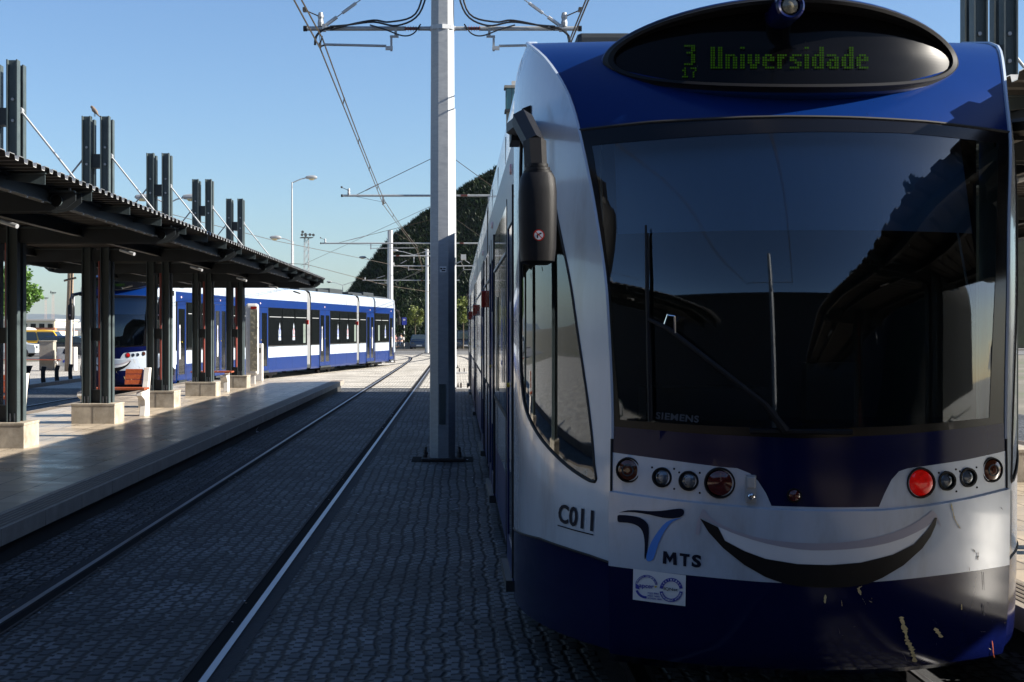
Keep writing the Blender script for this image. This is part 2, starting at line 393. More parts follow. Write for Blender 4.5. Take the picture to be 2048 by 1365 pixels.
def sticker_mb(y, sg, kind, w=1.312):
    mb = MB(); X0, X1 = sg*w, sg*(w+.004)
    if kind == 'pane':
        mb.bx(X0,X1,y-.16,y+.16,1.30,2.05,MATS["dim_pane"]); return mb
    if kind == 'bottle':
        c, z0, h = MATS["white_paint"], 1.42, .62; acc = INKBLUE
    elif kind == 'redbottle':
        c, z0, h = MATS["white_paint"], 1.42, .62; acc = REDPIPE
    else:
        prof = [(-.07,.0),(.07,.0),(.09,.15),(.09,.42),(.06,.5),(.05,1.0),(-.05,1.0),(-.06,.5),(-.09,.42),(-.09,.15)]
        mb.prism([(y+a, .95+b) for a,b in prof], X0, X1, TEETH, 'X'); mb.bx(X1, X1+sg*.002, y-.02,y+.02,1.48,1.85,INKBLUE); return mb
    prof = [(-.15,0),(.15,0),(.15,.10),(.13,.12),(.13,.36),(.05,.46),(.07,.52),(.0,.66),(-.07,.52),(-.05,.46),(-.13,.36),(-.13,.12),(-.15,.10)]
    mb.prism([(y+a, z0+b) for a,b in prof], X0, X1, c, 'X')
    mb.bx(X1, X1+sg*.002, y-.13,y+.13,z0+.12,z0+.15,acc); mb.bx(X1, X1+sg*.002, y-.05,y+.05,z0+.22,z0+.44,acc)
    return mb
def bogie_mb(y):
    mb = MB()
    mb.bx(-.95,.95,y-1.25,y+1.25,.13,.34,BLACKM)
    for yy in (y-.9,y+.9):
        for x in (-.735,.735): mb.lathe([(.27,-.06),(.30,-.05),(.30,.05),(.33,.06)], RUSTY, (x,yy,.31), 'X', 20)
    return mb
def add_sides(par, wins, doors, stickers):
    for sg in (-1,1):
        for a,b in wins: window_mb(a,b,sg).obj("window", par)
        for a,b,n in doors: door_mb(a,b,sg,n).obj("door", par)
        for y,k in stickers: sticker_mb(y,sg,k).obj("sticker", par)

# destination pod
PZ, PA, PB = 3.135, .875, .222
def pod_y(dx, z): return 6.985+.46*(dx/.875)**2+.35*(z-2.92)
def glass_y(dx, z): return 6.985+.15+.32*(dx/.875)**2+.35*(z-2.92)
def pod_pt(px, py, off):
    Y = 7.3
    for _ in range(12):
        x = (px-VPX)*Y/FOC; z = EYE+(VPY-py)*Y/FOC; Y = glass_y(x-TX, z)+off
    return L(((px-VPX)*Y/FOC, Y, EYE+(VPY-py)*Y/FOC))
def pod_mb():
    mb = MB(); N = 72
    def ring(k, dy, dz=0, kz=None):
        kz = kz or k; out = []
        for i in range(N):
            a = 2*pi*i/N; dx = PA*k*cos(a); z = PZ+dz+PB*kz*sin(a); out.append(L((TX+dx, pod_y(PA*min(k,1)*cos(a), PZ+PB*min(kz,1)*sin(a))+dy, z)))
        return out
    def loft(r1, r2, m): mb.add(r1+r2, [(i,(i+1)%N,N+(i+1)%N,N+i) for i in range(N)], m)
    loft(ring(.945,.16,0,.88), ring(.955,.035,0,.90), PODRIM); loft(ring(.955,.035,0,.90), ring(.97,.0,0,.93), PODRIM); loft(ring(.97,0,0,.93), ring(1.0,-.012), PODRIM); loft(ring(1.0,-.012), ring(1.012,.012,0,1.03), PODRIM)
    loft(ring(1.012,.012,0,1.03), ring(1.025,.035,0,1.09), PODRIM); loft(ring(1.025,.035,0,1.09), ring(1.03,.05,0,1.13), BLUE); loft(ring(1.03,.05,0,1.13), ring(1.035,.11,-.01,1.16), BLUE); loft(ring(1.035,.11,-.01,1.16), ring(1.0,.9,-.06,1.05), BLUE)
    # top lamp on its blue ring
    c = L((1.560,7.02,3.302))
    mb.lathe([(.064,.5),(.070,.05),(.068,.0),(.058,-.012),(.046,-.005),(.040,.03)], BLUED, c, 'Y', 24, cap=False)
    return mb
def podglass_mb():
    mb = MB(); N = 72; R = []
    for j,k in enumerate((0,.35,.7,.965)):
        for i in range(N):
            a = 2*pi*i/N; dx = PA*k*cos(a); z = PZ+PB*k*.93*sin(a); R.append(L((TX+dx, glass_y(dx, z), z)))
    fs = [(j*N+i, j*N+(i+1)%N, (j+1)*N+(i+1)%N, (j+1)*N+i) for j in range(3) for i in range(N)]
    mb.add(R, fs, PODG); return mb
FONT = {
 'U': ["X..X"]*8+["XXXX"], 'n': ["....."[:4]]*3+["XXX."]+["X..X"]*5, 'i': ["X",".","."]+["X"]*6,
 'v': ["...."]*3+["X..X"]*4+[".XX.",".XX."], 'e': ["...."]*3+[".XX.","X..X","XXXX","X...","X...",".XXX"],
 'r': ["..."]*3+["X.X","XX.","X..","X..","X..","X.."], 's': ["...."]*3+[".XXX","X...","XX..","..XX","...X","XXX."],
 'd': ["...X"]*3+[".XXX"]+["X..X"]*4+[".XXX"], 'a': ["...."]*3+["XXX.","...X",".XXX","X..X","X..X",".XXX"],
 'C': [".XX.","X..X","X...","X...","X...","X...","X...","X..X",".XX."], 'o': ["...."]*3+[".XX.","X..X","X..X","X..X","X..X",".XX."],
 '3': ["XXXX","...X","...X",".XX.","...X","...X","...X","...X","XXX."], '|': ["X"]*9,
 '1': [".X.","XX.",".X.",".X.","XXX"], '7': ["XXX","..X",".X.",".X.",".X."]}
def led_mb(items):
    mb = MB()
    for txt, x0, y0, pit, bold, gap in items:
        x = x0
        for ch in txt:
            g = FONT[ch]; w = len(g[0])
            for r, row in enumerate(g):
                on = {c for c in range(w) if row[c] == 'X'}
                if bold: on |= {c+1 for c in on}
                for c in on:
                    px, py = x+c*pit, y0+r*pit; h = pit*.36
                    mb.add([pod_pt(px+a*h, py+b*h, -.006) for a,b in ((-1,1),(1,1),(1,-1),(-1,-1))], [(0,1,2,3)], GREENLED)
            x += (w+bold+gap)*pit
    return mb
def lamp_mb(px, py, rpx, lens, kind):
    u, z = inv(px, py, -1, 1); p = S(u,z); n = SN(u,z); r = rpx*p.y/FOC
    base = p+n*.006; fwd = (n*.5+Vector((0,-1,0))*.5).normalized(); q = fwd.to_track_quat('Z','Y').to_matrix(); mb = MB()
    def put(prof, m, n_=28, cap=False):
        k = MB(); k.lathe(prof, m, (0,0,0), 'Z', n_, cap); mb.add([L(base+q @ Vector(v)) for v in k.v], k.f, m)
    put([(r*1.16,-.02),(r*1.16,.004),(r*1.12,.012),(r*(.90 if kind=='clear' else 1.02),.012),(r*(.86 if kind=='clear' else .98),-.006)], BLACKM if kind != 'clear' else BLACKP)
    if kind == 'clear':
        put([(r*.98,-.006),(r*.84,-.012),(r*.62,-.022)], CHROME); put([(r*.62,-.022),(r*.58,-.004),(r*.50,-.004),(r*.46,-.03),(r*.2,-.045)], MATS['lamp_bowl']); put([(r*.2,-.045),(r*.18,-.015),(.0001,-.010)], CHROME)
        put([(r*.95,.000),(r*.7,.006),(r*.3,.010),(.0001,.011)], MATS["lamp_cover"])
    else:
        put([(r*.98,-.002),(r*.9,.010),(r*.6,.017),(r*.25,.020),(.0001,.0205)], lens)
        if kind == 'ring': put([(r*.55,.0175),(r*.52,.022),(r*.46,.022),(r*.44,.019)], STEELG); put([(r*.25,.019),(r*.22,.024),(.0001,.024)], AMBERD)
    return mb
glass("lamp_cover", (.9,.95,1), .95, .03); mat("lamp_bowl", (.05,.055,.07), .12, metal=.8)

def quad_decal(mb, px, m, lo=-1, hi=1, off=.026, o=(0,0), k=1.0, step=.04, sm=0):
    q = uzp(px, lo, hi, o, k)
    if sm: q = arc(q+[q[0]], sm)[:-1]
    patch(mb, q, m, off=off, step=step)

def build_nose_details(par, number, dest):
    O8, K8 = (1200,860), 848/2048
    O3, K3 = (1200,880), 460/1847
    mb = MB(); fr = [(p[0],p[1]) for p in WT]+list(reversed(WTOP))
    patch(mb, fr, FRIT, holes=[HOLE], off=.003, step=.06)
    for z0 in (0,): mb.tube([L(S(u,z)+SN(u,z)*.004) for u,z in sample(WTOP,.05,False)], .007, RUBBER, 5)
    mb.obj("windshield_surround", par, smooth=True)
    patch(MB(), HOLE, WSG, off=.001, step=.07).obj("windshield", par, smooth=True)
    for f in ((lambda q: q), mirror_uz):
        g = patch(MB(), f(SG), SIDEG, off=-.002, step=.07)
        g.tube([L(S(u,z)) for u,z in f(sample(SG,.03))+[f(sample(SG,.03))[0]]], .008, RUBBER, 5); g.obj("side_window", par, smooth=True)
    pod_mb().obj("destination_pod", par, smooth=True); podglass_mb().obj("destination_glass", par, smooth=True)
    m = MB(); c = L((1.560,7.02,3.302)); m.lathe([(.044,.018),(.036,.0),(.02,-.008),(.0001,-.010)], MATS["lamp_amberclear"], c, 'Y', 20, cap=False); m.obj("roof_lamp", par, smooth=True)
    # lamps in their white clusters
    for px,py,r,lens,kind in ((1258,940,22,AMBERD,'ring'),(1325,955,17.5,None,'clear'),(1378,962,17.5,None,'clear'),(1440,966,27,DKRED,'lens'),(1588,991,12.5,DKRED,'lens'),
                              (1839,966,27,REDLIT,'lens'),(1891,962,17,None,'clear'),(1933,955,17,None,'clear'),(1980,940,22,AMBERD,'ring')):
        lamp_mb(px,py,r,lens,kind).obj("headlight" if kind=='clear' else ("tail_light" if lens in (DKRED,REDLIT) else "turn_signal"), par, smooth=True)
    m = MB()
    for px,py in ((1305,935),(1349,938),(1359,945),(1400,946),(1349,978),(1400,986),(1876,946),(1910,939),(1918,943),(1951,935),(1911,983),(1952,975)):
        u,z = inv(px,py,-1,1); b = S(u,z)+SN(u,z)*.005; m.add([L(b+Vector((.005*cos(a),-.001,.005*sin(a)))) for a in [k*pi/4 for k in range(8)]], [tuple(range(8))], BLACKM)
    m.obj("screw_holes", par)
    m = MB(); u,z = inv(1502,978,-1,1); b = Vector(L(S(u,z)+SN(u,z)*.016))
    m.box(b, (.046,.02,.125), GALV); m.box(b+Vector((0,-.012,.03)), (.036,.01,.05), GALVL); m.lathe([(.016,0),(.016,-.012),(.01,-.018),(.0001,-.018)], CHROME, b+Vector((0,-.01,-.03)), 'Y', 14); m.obj("coupler_socket", par, bevel=.005)
    # the painted smile and the operator's marks
    lipo = [(470,500),(474,455),(486,415),(505,378),(520,395),(545,425),(600,458),(700,500),(850,532),(1050,545),(1250,530),(1400,495),(1500,450),(1560,410),(1585,388),(1600,395),(1612,415),(1632,467),(1618,445),(1600,430),(1560,465),(1450,520),(1300,560),(1100,578),(950,573),(800,545),(680,508),(600,475),(540,440),(500,420),(494,440),(492,480),(482,507)]
    m = MB(); quad_decal(m, lipo, LIPGREY, o=O8, k=K8, off=.0245, sm=2); m.obj("smile_lip", par)
    teeth = [(575,465),(680,508),(800,545),(950,573),(1100,578),(1300,560),(1450,520),(1560,465),(1600,430),(1570,470),(1500,548),(1400,598),(1250,636),(1100,648),(950,643),(800,618),(700,580),(608,530)]
    m = MB(); quad_decal(m, teeth, TEETH, o=O8, k=K8, off=.0235); m.obj("smile_teeth", par)
    mouth = [(490,425),(575,467),(608,532),(700,582),(800,619),(950,644),(1100,649),(1250,637),(1400,599),(1500,549),(1560,485),(1600,420),(1609,422),(1604,455),(1580,510),(1540,568),(1450,650),(1350,710),(1280,740),(1200,752),(1080,756),(960,750),(890,738),(800,706),(700,648),(600,568),(530,490)]
    m = MB(); quad_decal(m, mouth, SMILEB, o=O8, k=K8, off=.026); m.obj("smile_mouth", par)
    m = MB()
    quad_decal(m, [(172,580),(240,562),(320,561),(400,568),(500,566),(600,553),(660,548),(685,560),(686,590),(660,615),(600,626),(520,620),(420,597),(300,578),(230,576)], INKDARK, o=O3, k=K3, sm=2)
    quad_decal(m, [(162,612),(175,598),(270,605),(340,620),(390,655),(410,700),(407,800),(397,900),(380,955),(376,920),(378,840),(370,760),(345,705),(300,675),(240,660),(178,657),(162,642)], INKDARK, o=O3, k=K3, sm=2)
    quad_decal(m, [(678,620),(600,650),(540,720),(490,820),(455,930),(437,960),(410,970),(392,955),(395,905),(430,815),(490,720),(550,655),(610,630)], LOGOBLUE, o=O3, k=K3, sm=2)
    Mq = [(0,0),(.26,0),(.27,.55),(.50,.12),(.73,.55),(.74,0),(1,0),(.95,1),(.72,1),(.5,.55),(.28,1),(.05,1)]
    Tq = [(.36,0),(.66,0),(.66,.78),(1,.78),(1,1),(0,1),(0,.78),(.36,.78)]
    for q_, xa, xb in ((Mq,1329.5,1357.5),(Tq,1363,1382.5)):
        quad_decal(m, [(xa+(xb-xa)*a, 1125.5+(xa+(xb-xa)*a-1329)*.125-25*b) for a,b in q_], INKDARK, step=.02)
    decal_text(m, "S", [(1386,1132.5),(1405,1134.5),(1406,1109),(1387,1107)], INKDARK, -1, 1, .026, bold=.045)
    m.obj("operator_logo", par)
    # certification sticker
    m = MB(); quad_decal(m, [(1271.5,1136),(1375,1149),(1374,1210),(1270.5,1197)], TEETH, off=.025)
    def ringpx(cx, cy, r0, r1, a0, a1, c, off=.0275):
        a = [a0+(a1-a0)*i/14 for i in range(15)]; pts = [(cx+r1*cos(t), cy-r1*sin(t)*1.04) for t in a]+[(cx+r0*cos(t), cy-r0*sin(t)*1.04) for t in reversed(a)]
        quad_decal(m, pts, c, off=off, step=.02)
    sx = lambda x, y: (1200+x*K3, 880+y*K3)
    cx, cy = sx(392,1170); ringpx(cx,cy,18,22.5,radians(10),radians(160),INKBLUE); ringpx(cx,cy,18,22.5,radians(200),radians(272),INKBLUE)
    cx, cy = sx(588,1196); ringpx(cx,cy,16.5,23,radians(8),radians(172),INKBLUE); ringpx(cx,cy,16.5,23,radians(188),radians(352),INKBLUE)
    T = lambda t, x0,y0,x1,y1,c,off=.028: decal_text(m, t, [sx(x0,y1),sx(x1,y1+(x1-x0)*.1),sx(x1,y0+(x1-x0)*.1),sx(x0,y0)], c, -1, 1, off, bold=.02)
    T("apcer",335,1150,452,1186,INKBLUE); T("IQNet",530,1172,640,1200,STEELG); T("ISO 9001",416,1212,490,1228,INKBLUE); T("ISO 14001",416,1233,497,1248,INKBLUE); T("OHSAS 18001",416,1254,515,1268,INKBLUE)
    quad_decal(m, [sx(455,1162),sx(480,1166),sx(462,1180)], YEL, off=.0285); quad_decal(m, [sx(306,1140),sx(332,1160),sx(340,1192),sx(306,1184)], INKBLUE, off=.0275)
    for y in (1214,1235,1256): quad_decal(m, [sx(402,y),sx(414,y+2),sx(405,y+12)], INKBLUE, off=.028)
    for word, a0, a1, cxs, cys, R in (("CERTIFIED",160,20,588,1196,19.6),("MANAGEMENT SYSTEM",196,344,588,1196,19.6),("EMPRESA CERTIFICADA",158,12,392,1170,20.2)):
        ccx, ccy = sx(cxs,cys)
        for i,ch in enumerate(word):
            if ch == ' ': continue
            t = radians(a0+(a1-a0)*(i+.5)/len(word)); vs, fs = text_mesh(ch, .02, 1); h = 3.3 if 'C' in word[:1] or word[0]=='M' else 2.6
            dn = 1 if a1 > a0 else -1; out = []
            for x,y in vs:
                ex, ey = (x-.5)*h*.8, (y-.5)*h; rr = R+(-ey if dn == 1 else ey); tt = t+dn*ex/R
                u_,z_ = inv(ccx+rr*cos(tt), ccy-rr*sin(tt)*1.04, -1, 1); out.append(L(S(u_,z_)+SN(u_,z_)*.0285))
            m.add(out, fs, TEETH if word[0] != 'E' else TEETH)
    m.obj("certification_sticker", par)
    # scuffs and filler showing through the paint
    O9, K9 = (1640,860), 408/1103
    rnd = random.Random(5)
    def scuff(pts, w, mt, off=.0265):
        a = sample(pts, 6, False); le = []; ri = []
        for i,(x,y) in enumerate(a):
            e = w*(.35+.9*rnd.random())*min(1,(i+.6)/2,(len(a)-i)/2); le.append((x-e,y+rnd.uniform(-2,2))); ri.append((x+e*rnd.uniform(.5,1.2),y))
        m = MB(); quad_decal(m, le+ri[::-1], mt, off=off, o=O9, k=K9, step=.03); m.obj('paint_scuff', par)
    scuff([(420,1000),(440,1060),(455,1130),(480,1180),(497,1235)], 15, SCUFF); scuff([(600,1060),(618,1085),(636,1112)], 13, SCUFF)
    scuff([(215,836),(195,850),(208,885)], 7, SCUFF); scuff([(22,885),(20,930)], 8, SCUFF); scuff([(250,915),(270,925)], 4, SCUFF); scuff([(685,390),(697,440),(705,480),(735,530)], 3.5, SCUFF)
    scuff([(742,935),(743,965)], 4, SCUFF); scuff([(905,1130),(912,1180),(922,1210)], 2.5, MATS["red_wood"]); scuff([(858,760),(862,860)], 2, DIRTM); scuff([(855,930),(862,1000)], 3, DIRTM)
    scuff([(805,640),(815,660)], 5, DIRTM); scuff([(830,655),(828,700)], 4, DIRTM); scuff([(782,735),(784,758)], 3, DIRTM); scuff([(950,415),(962,432)], 4, DIRTM)
    for i_ in range(16):
        x_, y_ = rnd.uniform(60,980), rnd.uniform(870,1200); dx_, dy_ = rnd.uniform(-12,30), rnd.uniform(-14,40)
        scuff([(x_,y_),(x_+dx_*.5,y_+dy_*.4),(x_+dx_,y_+dy_)], rnd.uniform(.8,1.8), DIRTM if i_%3 else SCUFF)
    # wipers
    m = MB()
    def on(px, py, off): u,z = inv(px,py,-1,1); return Vector(L(S(u,z)+SN(u,z)*off))
    m.tube([on(1297,455,.035),on(1299,560,.03),on(1302,700,.03),on(1305,842,.035)], [.005,.009,.010,.007], BLACKP, 6)
    m.tube([on(1299,470,.02),on(1306,840,.02)], .006, RUBBER, 5)
    m.tube([on(1304,640,.045),on(1345,660,.055),on(1420,720,.06),on(1530,808,.045),on(1570,862,.03)], [.008,.012,.013,.012,.022], BLACKP, 8)
    m.tube([on(1340,650,.07),on(1348,632,.085),on(1360,635,.085),on(1358,668,.06)], .006, CHROME, 6)
    m.tube([on(1500,862,.03),on(1700,864,.03)], .012, BLACKP, 6); m.obj("wiper", par, smooth=True)
    # interior of the driver's cab
    m = MB(); y0, y1 = .62, 2.95
    m.bx(-1.22,1.22,y1,y1+.04,.5,3.0,INTER); m.bx(-1.24,-1.22,1.9,y1,.5,3.0,INTER); m.bx(1.22,1.24,1.9,y1,.5,3.0,INTER); m.bx(-1.2,1.2,1.25,y1,2.86,2.9,INTER); m.bx(-1.0,1.0,.5,y1,.6,.64,BLACKM)
    desk = [(.45,1.02),(.55,1.22),(.72,1.30),(1.0,1.34),(1.15,1.30),(1.15,.66),(.5,.66)]
    m.prism(desk, -.85, .95, BLUED, 'X'); m.bx(-.7,-.1,.75,1.05,1.34,1.5,BLACKM); m.bx(.1,.35,.8,.9,1.34,1.62,BLACKM)
    m.bx(-.25,.28,1.95,2.1,1.0,1.95,SEAT); m.bx(-.25,.28,1.6,2.05,.98,1.1,SEAT); m.bx(-.12,.15,1.97,2.08,1.95,2.15,SEAT)
    m.bx(.05,.32,y1-.02,y1-.005,1.7,2.6,MATS["pane_pale"]); m.bx(-.95,-.2,y1-.02,y1-.005,1.5,2.5,MATS["pane_teal"]); m.bx(.6,1.1,y1-.02,y1-.005,1.2,2.5,MATS["pane_teal"])
    m.obj("cab_interior", par)
    m = MB()
    m.tube([L((.73,7.62,2.75)),L((.735,7.55,2.05)),L((.74,7.5,1.6))], .006, GALVL, 6); m.tube([L((2.40,7.35,2.55)),L((2.455,7.12,1.82))], .006, GALVL, 6); m.obj("blind_rod", par)
    m = MB(); k = 14
    r0 = [L((TX+u*.93, S(u,2.72).y+.12, 2.72)) for u in [-.93+1.8*i/k for i in range(k+1)]]; r1 = [L((TX+u*.93, S(u,2.25).y+.12, 2.24)) for u in [-.93+1.8*i/k for i in range(k+1)]]
    m.add(r0+r1, [(i,i+1,k+2+i,k+1+i) for i in range(k)], BLINDM); m.obj("sun_blind", par)
    # maker's plate lettering low in the windshield
    m = MB(); decal_text(m, "SIEMENS", [(1312,838),(1398,846),(1399,832),(1313,824)], MATS["dim_letter"], -1, 1, .0055, bold=.03, space=1.1); m.obj("windshield_lettering", par)
    for f in ((lambda q: q), mirror_uz):
        m = MB(); patch(m, f(uzp([(1045,218),(1063,211),(1063,250),(1045,250)], -1.97, -1.03)), BLACKD, off=.004, step=.03); m.obj("mirror_socket", par)
    mirror_parts(par)
    nose_texts(par, number, dest)
mat("dim_pane", (.13,.16,.14), .4); mat("pane_pale", (.5,.48,.6), .5); mat("pane_teal", (.07,.17,.24), .3); mat("dim_letter", (.03,.04,.055), .6); mat("lamp_amberclear", (.16,.14,.09), .25, coat=.8)
def mirror_parts(par):
    for sg in (-1,1):
        m = MB(); ex = lambda X: sg*(TX-X)      # X as on the left side of the tram
        secs = [(2.085,.050,.070),(2.10,.078,.10),(2.16,.085,.105),(2.30,.088,.105),(2.42,.088,.10),(2.48,.082,.09),(2.505,.070,.08)]
        N = 20; rings = []
        for z,a,b in secs:
            r = []
            for i in range(N):
                t = 2*pi*i/N; cx_, sx_ = cos(t), sin(t); r.append((ex(.372+a*math.copysign(abs(cx_)**.55,cx_)), 6.93-TY+b*math.copysign(abs(sx_)**.7,sx_), z))
            rings += r
        fs = [(j*N+i,j*N+(i+1)%N,(j+1)*N+(i+1)%N,(j+1)*N+i) for j in range(len(secs)-1) for i in range(N)]+[tuple(range(N)), tuple((len(secs)-1)*N+i for i in range(N))]
        m.add(rings, fs, BLACKP)
        for zz,rr in ((2.512,.066),(2.528,.058),(2.545,.05)): m.lathe([(rr,-.008),(rr,.006)], BLACKM, (ex(.372),6.93-TY,zz), 'Z', 18)
        for (a,b,w_,h_) in (((ex(.366),6.93-TY,2.53),(ex(.360),6.96-TY,2.66),.050,.05),((ex(.362),6.95-TY,2.64),(ex(.315),7.25-TY,2.80),.050,.05),((ex(.318),7.22-TY,2.79),(ex(.305),8.0-TY,2.86),.045,.05)):
            m.tube([a,b], [w_,w_*1.08], BLACKP, 6)
        m.box((ex(.31),8.02-TY,2.83), (.05,.30,.10), BLACKP)
        # warning pictogram
        cx_, z_ = ex(.372), 2.215; y_ = 6.93-TY-.107
        disc = lambda r, off, mt, n=24: m.add([(cx_+r*cos(2*pi*k/n), y_-off, z_+r*sin(2*pi*k/n)) for k in range(n)], [tuple(range(n))], mt)
        disc(.026,.002,REDL); disc(.0205,.003,MATS["white_paint"])
        m.add([(cx_+a*.01,y_-.004,z_+b*.01) for a,b in ((-.9,-1.4),(-.3,-1.4),(-.2,-.2),(1.4,.7),(1.1,1.2),(-.8,.4),(-1.0,-.2))], [tuple(range(7))], BLACKM)
        m.add([(cx_+a*.01,y_-.005,z_+b*.01) for a,b in ((-1.7,1.4),(-1.4,1.7),(1.7,-1.4),(1.4,-1.7))], [(0,1,2,3)], REDL)
        m.obj("wing_mirror", par, smooth=True, angle=50)
def nose_texts(par, number, dest):
    m = MB(); decal_text(m, number, [(1117,1044),(1187,1064),(1189,1021),(1119,1007)], INKDARK, -2, -1, .004, bold=.025, space=1.02)
    quad_decal(m, [(1116.5,1049.5),(1188,1069),(1188,1071.5),(1116.5,1052)], INKDARK, -2, -1, off=.004, step=.03)
    vs = [(-v[0],v[1],v[2]) for v in m.v]; o = m.obj("fleet_number", par)
    led_mb(dest).obj("destination_text", par)
    return o

def car_cab():
    mb = shell(); wall(mb, YW-TY, LC); o = mb
    return o
def build_cab(root, number, dest, loc, rot):
    body = car_cab().obj("cab_car", root, smooth=True, angle=28); body.location = loc; body.rotation_euler.z = rot
    add_sides(body, [(3.1,6.4),(8.15,9.45)], [(1.98,2.95,1),(6.45,8.10,2)], [(3.9,'bottle'),(5.4,'pane'),(2.25,'tall'),(6.85,'tall')])
    bogie_mb(4.3).obj("bogie", body)
    m = MB()
    for y0_,y1_,h in ((2.25,3.4,.11),(3.9,6.2,.24),(6.5,9.2,.17)): m.bx(-.72,.72,y0_,y1_,3.38,3.40+h,STEELD)
    m.bx(-.95,-.62,1.9,9.3,3.38,3.48,MATS["dark_steel"]); m.bx(.62,.95,1.9,9.3,3.38,3.48,MATS["dark_steel"]); m.obj("roof_unit", body, bevel=.03)
    build_nose_details(body, number, dest)
    return body
def build_mid(root, loc, rot):
    mb = MB(); wall(mb, 0, LM); body = mb.obj("passenger_car", root, smooth=True, angle=28); body.location = loc; body.rotation_euler.z = rot
    add_sides(body, [(.06,1.30),(3.15,LM-.06)], [(1.35,3.1,2)], [(4.5,'bottle'),(6.3,'redbottle'),(7.75,'pane'),(1.75,'tall')])
    m = MB()
    for y0_,y1_,h in ((.4,3.0,.22),(3.4,5.2,.16),(5.5,7.8,.24)): m.bx(-.72,.72,y0_,y1_,3.38,3.40+h,STEELD)
    m.bx(-.95,-.62,.2,8.0,3.38,3.48,STEELD); m.obj("roof_unit", body, bevel=.03)
    bogie_mb(4.1).obj("bogie", body)
    return body
def build_gang(root, loc, rot):
    mb = MB(); w = 1.27; prof = [(-w,.34),(-w,3.05),(-w+.05,3.26),(-w+.16,3.36),(w-.16,3.36),(w-.05,3.26),(w,3.05),(w,.34)]
    k = 5
    for i in range(k):
        y0_, y1_ = -.02+i*(LG+.04)/k, -.02+(i+1)*(LG+.04)/k; e = .006
        mb.prism(prof, y0_+e, y1_-e, GREYB, 'Y')
    mb.prism([(-w+.01,.36),(-w+.01,3.0),(w-.01,3.0),(w-.01,.36)], -.02, LG+.02, MATS["weathered_concrete"], 'Y')
    b = mb.obj("gangway", root, bevel=.015); b.location = loc; b.rotation_euler.z = rot
    for sg in (-1,1):
        m = MB(); m.bx(sg*1.29,sg*1.37,-.10,-.02,2.03,2.21,REDL); m.bx(sg*1.26,sg*1.30,-.09,-.03,2.0,2.24,BLACKM); m.obj("side_marker_light", b, bevel=.01)
        m = MB(); m.bx(sg*1.1,sg*1.285,.0,LG,.30,.44,STEELD); m.obj("gangway_skirt", b)
    return b
tot = 2*LC+2*LM+3*LG
DEST_A = [("3",1370,92,4.6,1,1),("17",1366,137,4.2,0,1),("Universidade",1423,96,4.95,1,1)]
tram = thing("tram", "blue and white tram filling the right foreground, smile painted under its windshield", "tram", (TX,TY,0), 0, "blue and white trams")
cabA = build_cab(tram, "C011", DEST_A, (0,0,0), 0)
midA = build_mid(tram, (0,LC+LG,0), 0)
gangA = build_gang(tram, (0,LC,0), 0)
def put(src, root, loc, rot):
    c = copy_tree(src, root); c.location = loc; c.rotation_euler.z = rot; return c
put(midA, tram, (0,LC+2*LG+LM,0), 0); put(gangA, tram, (0,LC+LG+LM,0), 0); put(gangA, tram, (0,LC+2*LG+2*LM,0), 0)
put(cabA, tram, (0,tot,0), pi)
# second tram, bending away behind the left platform
tramB = thing("tram", "blue and white tram bending away behind the platform shelter on the left", "tram", (0,0,0), 0, "blue and white trams")
def frame(p0, p1):            # right-hand side points -> origin on the centre line and heading
    d = Vector(p1)-Vector(p0); a = atan2(d.x, d.y); d.normalize(); n = Vector((-d.y, d.x)); return Vector(p0)+n*1.31, -a, d
pts = [(-8.12,43.3),(-7.50,51.0),(-5.90,59.62),(-4.52,68.2),(-3.24,76.0)]
c0, r0, d0 = frame(pts[0], pts[1]); nose = c0-d0*(YW-TY)
cb = None
o = put(cabA, tramB, (nose.x,nose.y,0), r0); cb = o
for ch in [x for x in bpy.data.objects if x.parent == o]:
    if ch.name.split('.')[0] in ("fleet_number","destination_text"): bpy.data.objects.remove(ch)
nose_texts(o, "C010", [("|",1305,96,5,1,1),("Corroios",1470,98,4.9,1,1)])
e0 = nose+d0*LC
put(gangA, tramB, (e0.x,e0.y,0), r0-.05)
for i in (1,2):
    c1, r1, d1 = frame(pts[i], pts[i+1]); s = c1+d1*.42
    put(midA, tramB, (s.x,s.y,0), r1); e = s+d1*LM; put(gangA, tramB, (e.x,e.y,0), r1)
c1, r1, d1 = frame(pts[3], pts[4]); s = c1+d1*.42; e = s+d1*LC
put(cabA, tramB, (e.x,e.y,0), r1+pi)
m = MB(); vs, fs = text_mesh("C010", .02); m.add([(1.300, 2.3+x*.42, 3.02+y*.13) for x,y in vs], fs, INKDARK); m.obj("side_number", cb)
# pantograph on the second tram
m = MB()
m.tube([(-.5,5.2,3.45),(.5,5.2,3.45)], .03, STEELD); m.tube([(-.4,5.2,3.5),(-.3,6.6,4.3)], .025, STEELD); m.tube([(.4,5.2,3.5),(.3,6.6,4.3)], .025, STEELD)
m.tube([(-.3,6.6,4.3),(-.35,5.5,5.0)], .02, STEELD); m.tube([(.3,6.6,4.3),(.35,5.5,5.0)], .02, STEELD); m.tube([(-.85,5.4,4.9),(-.6,5.4,5.02),(.6,5.4,5.02),(.85,5.4,4.9)], .02, STEELD); m.tube([(-.85,5.7,4.9),(-.6,5.7,5.02),(.6,5.7,5.02),(.85,5.7,4.9)], .02, STEELD)
m.v = [(x*.9,y+3.0,z) for x,y,z in m.v]; m.obj("pantograph", cb)
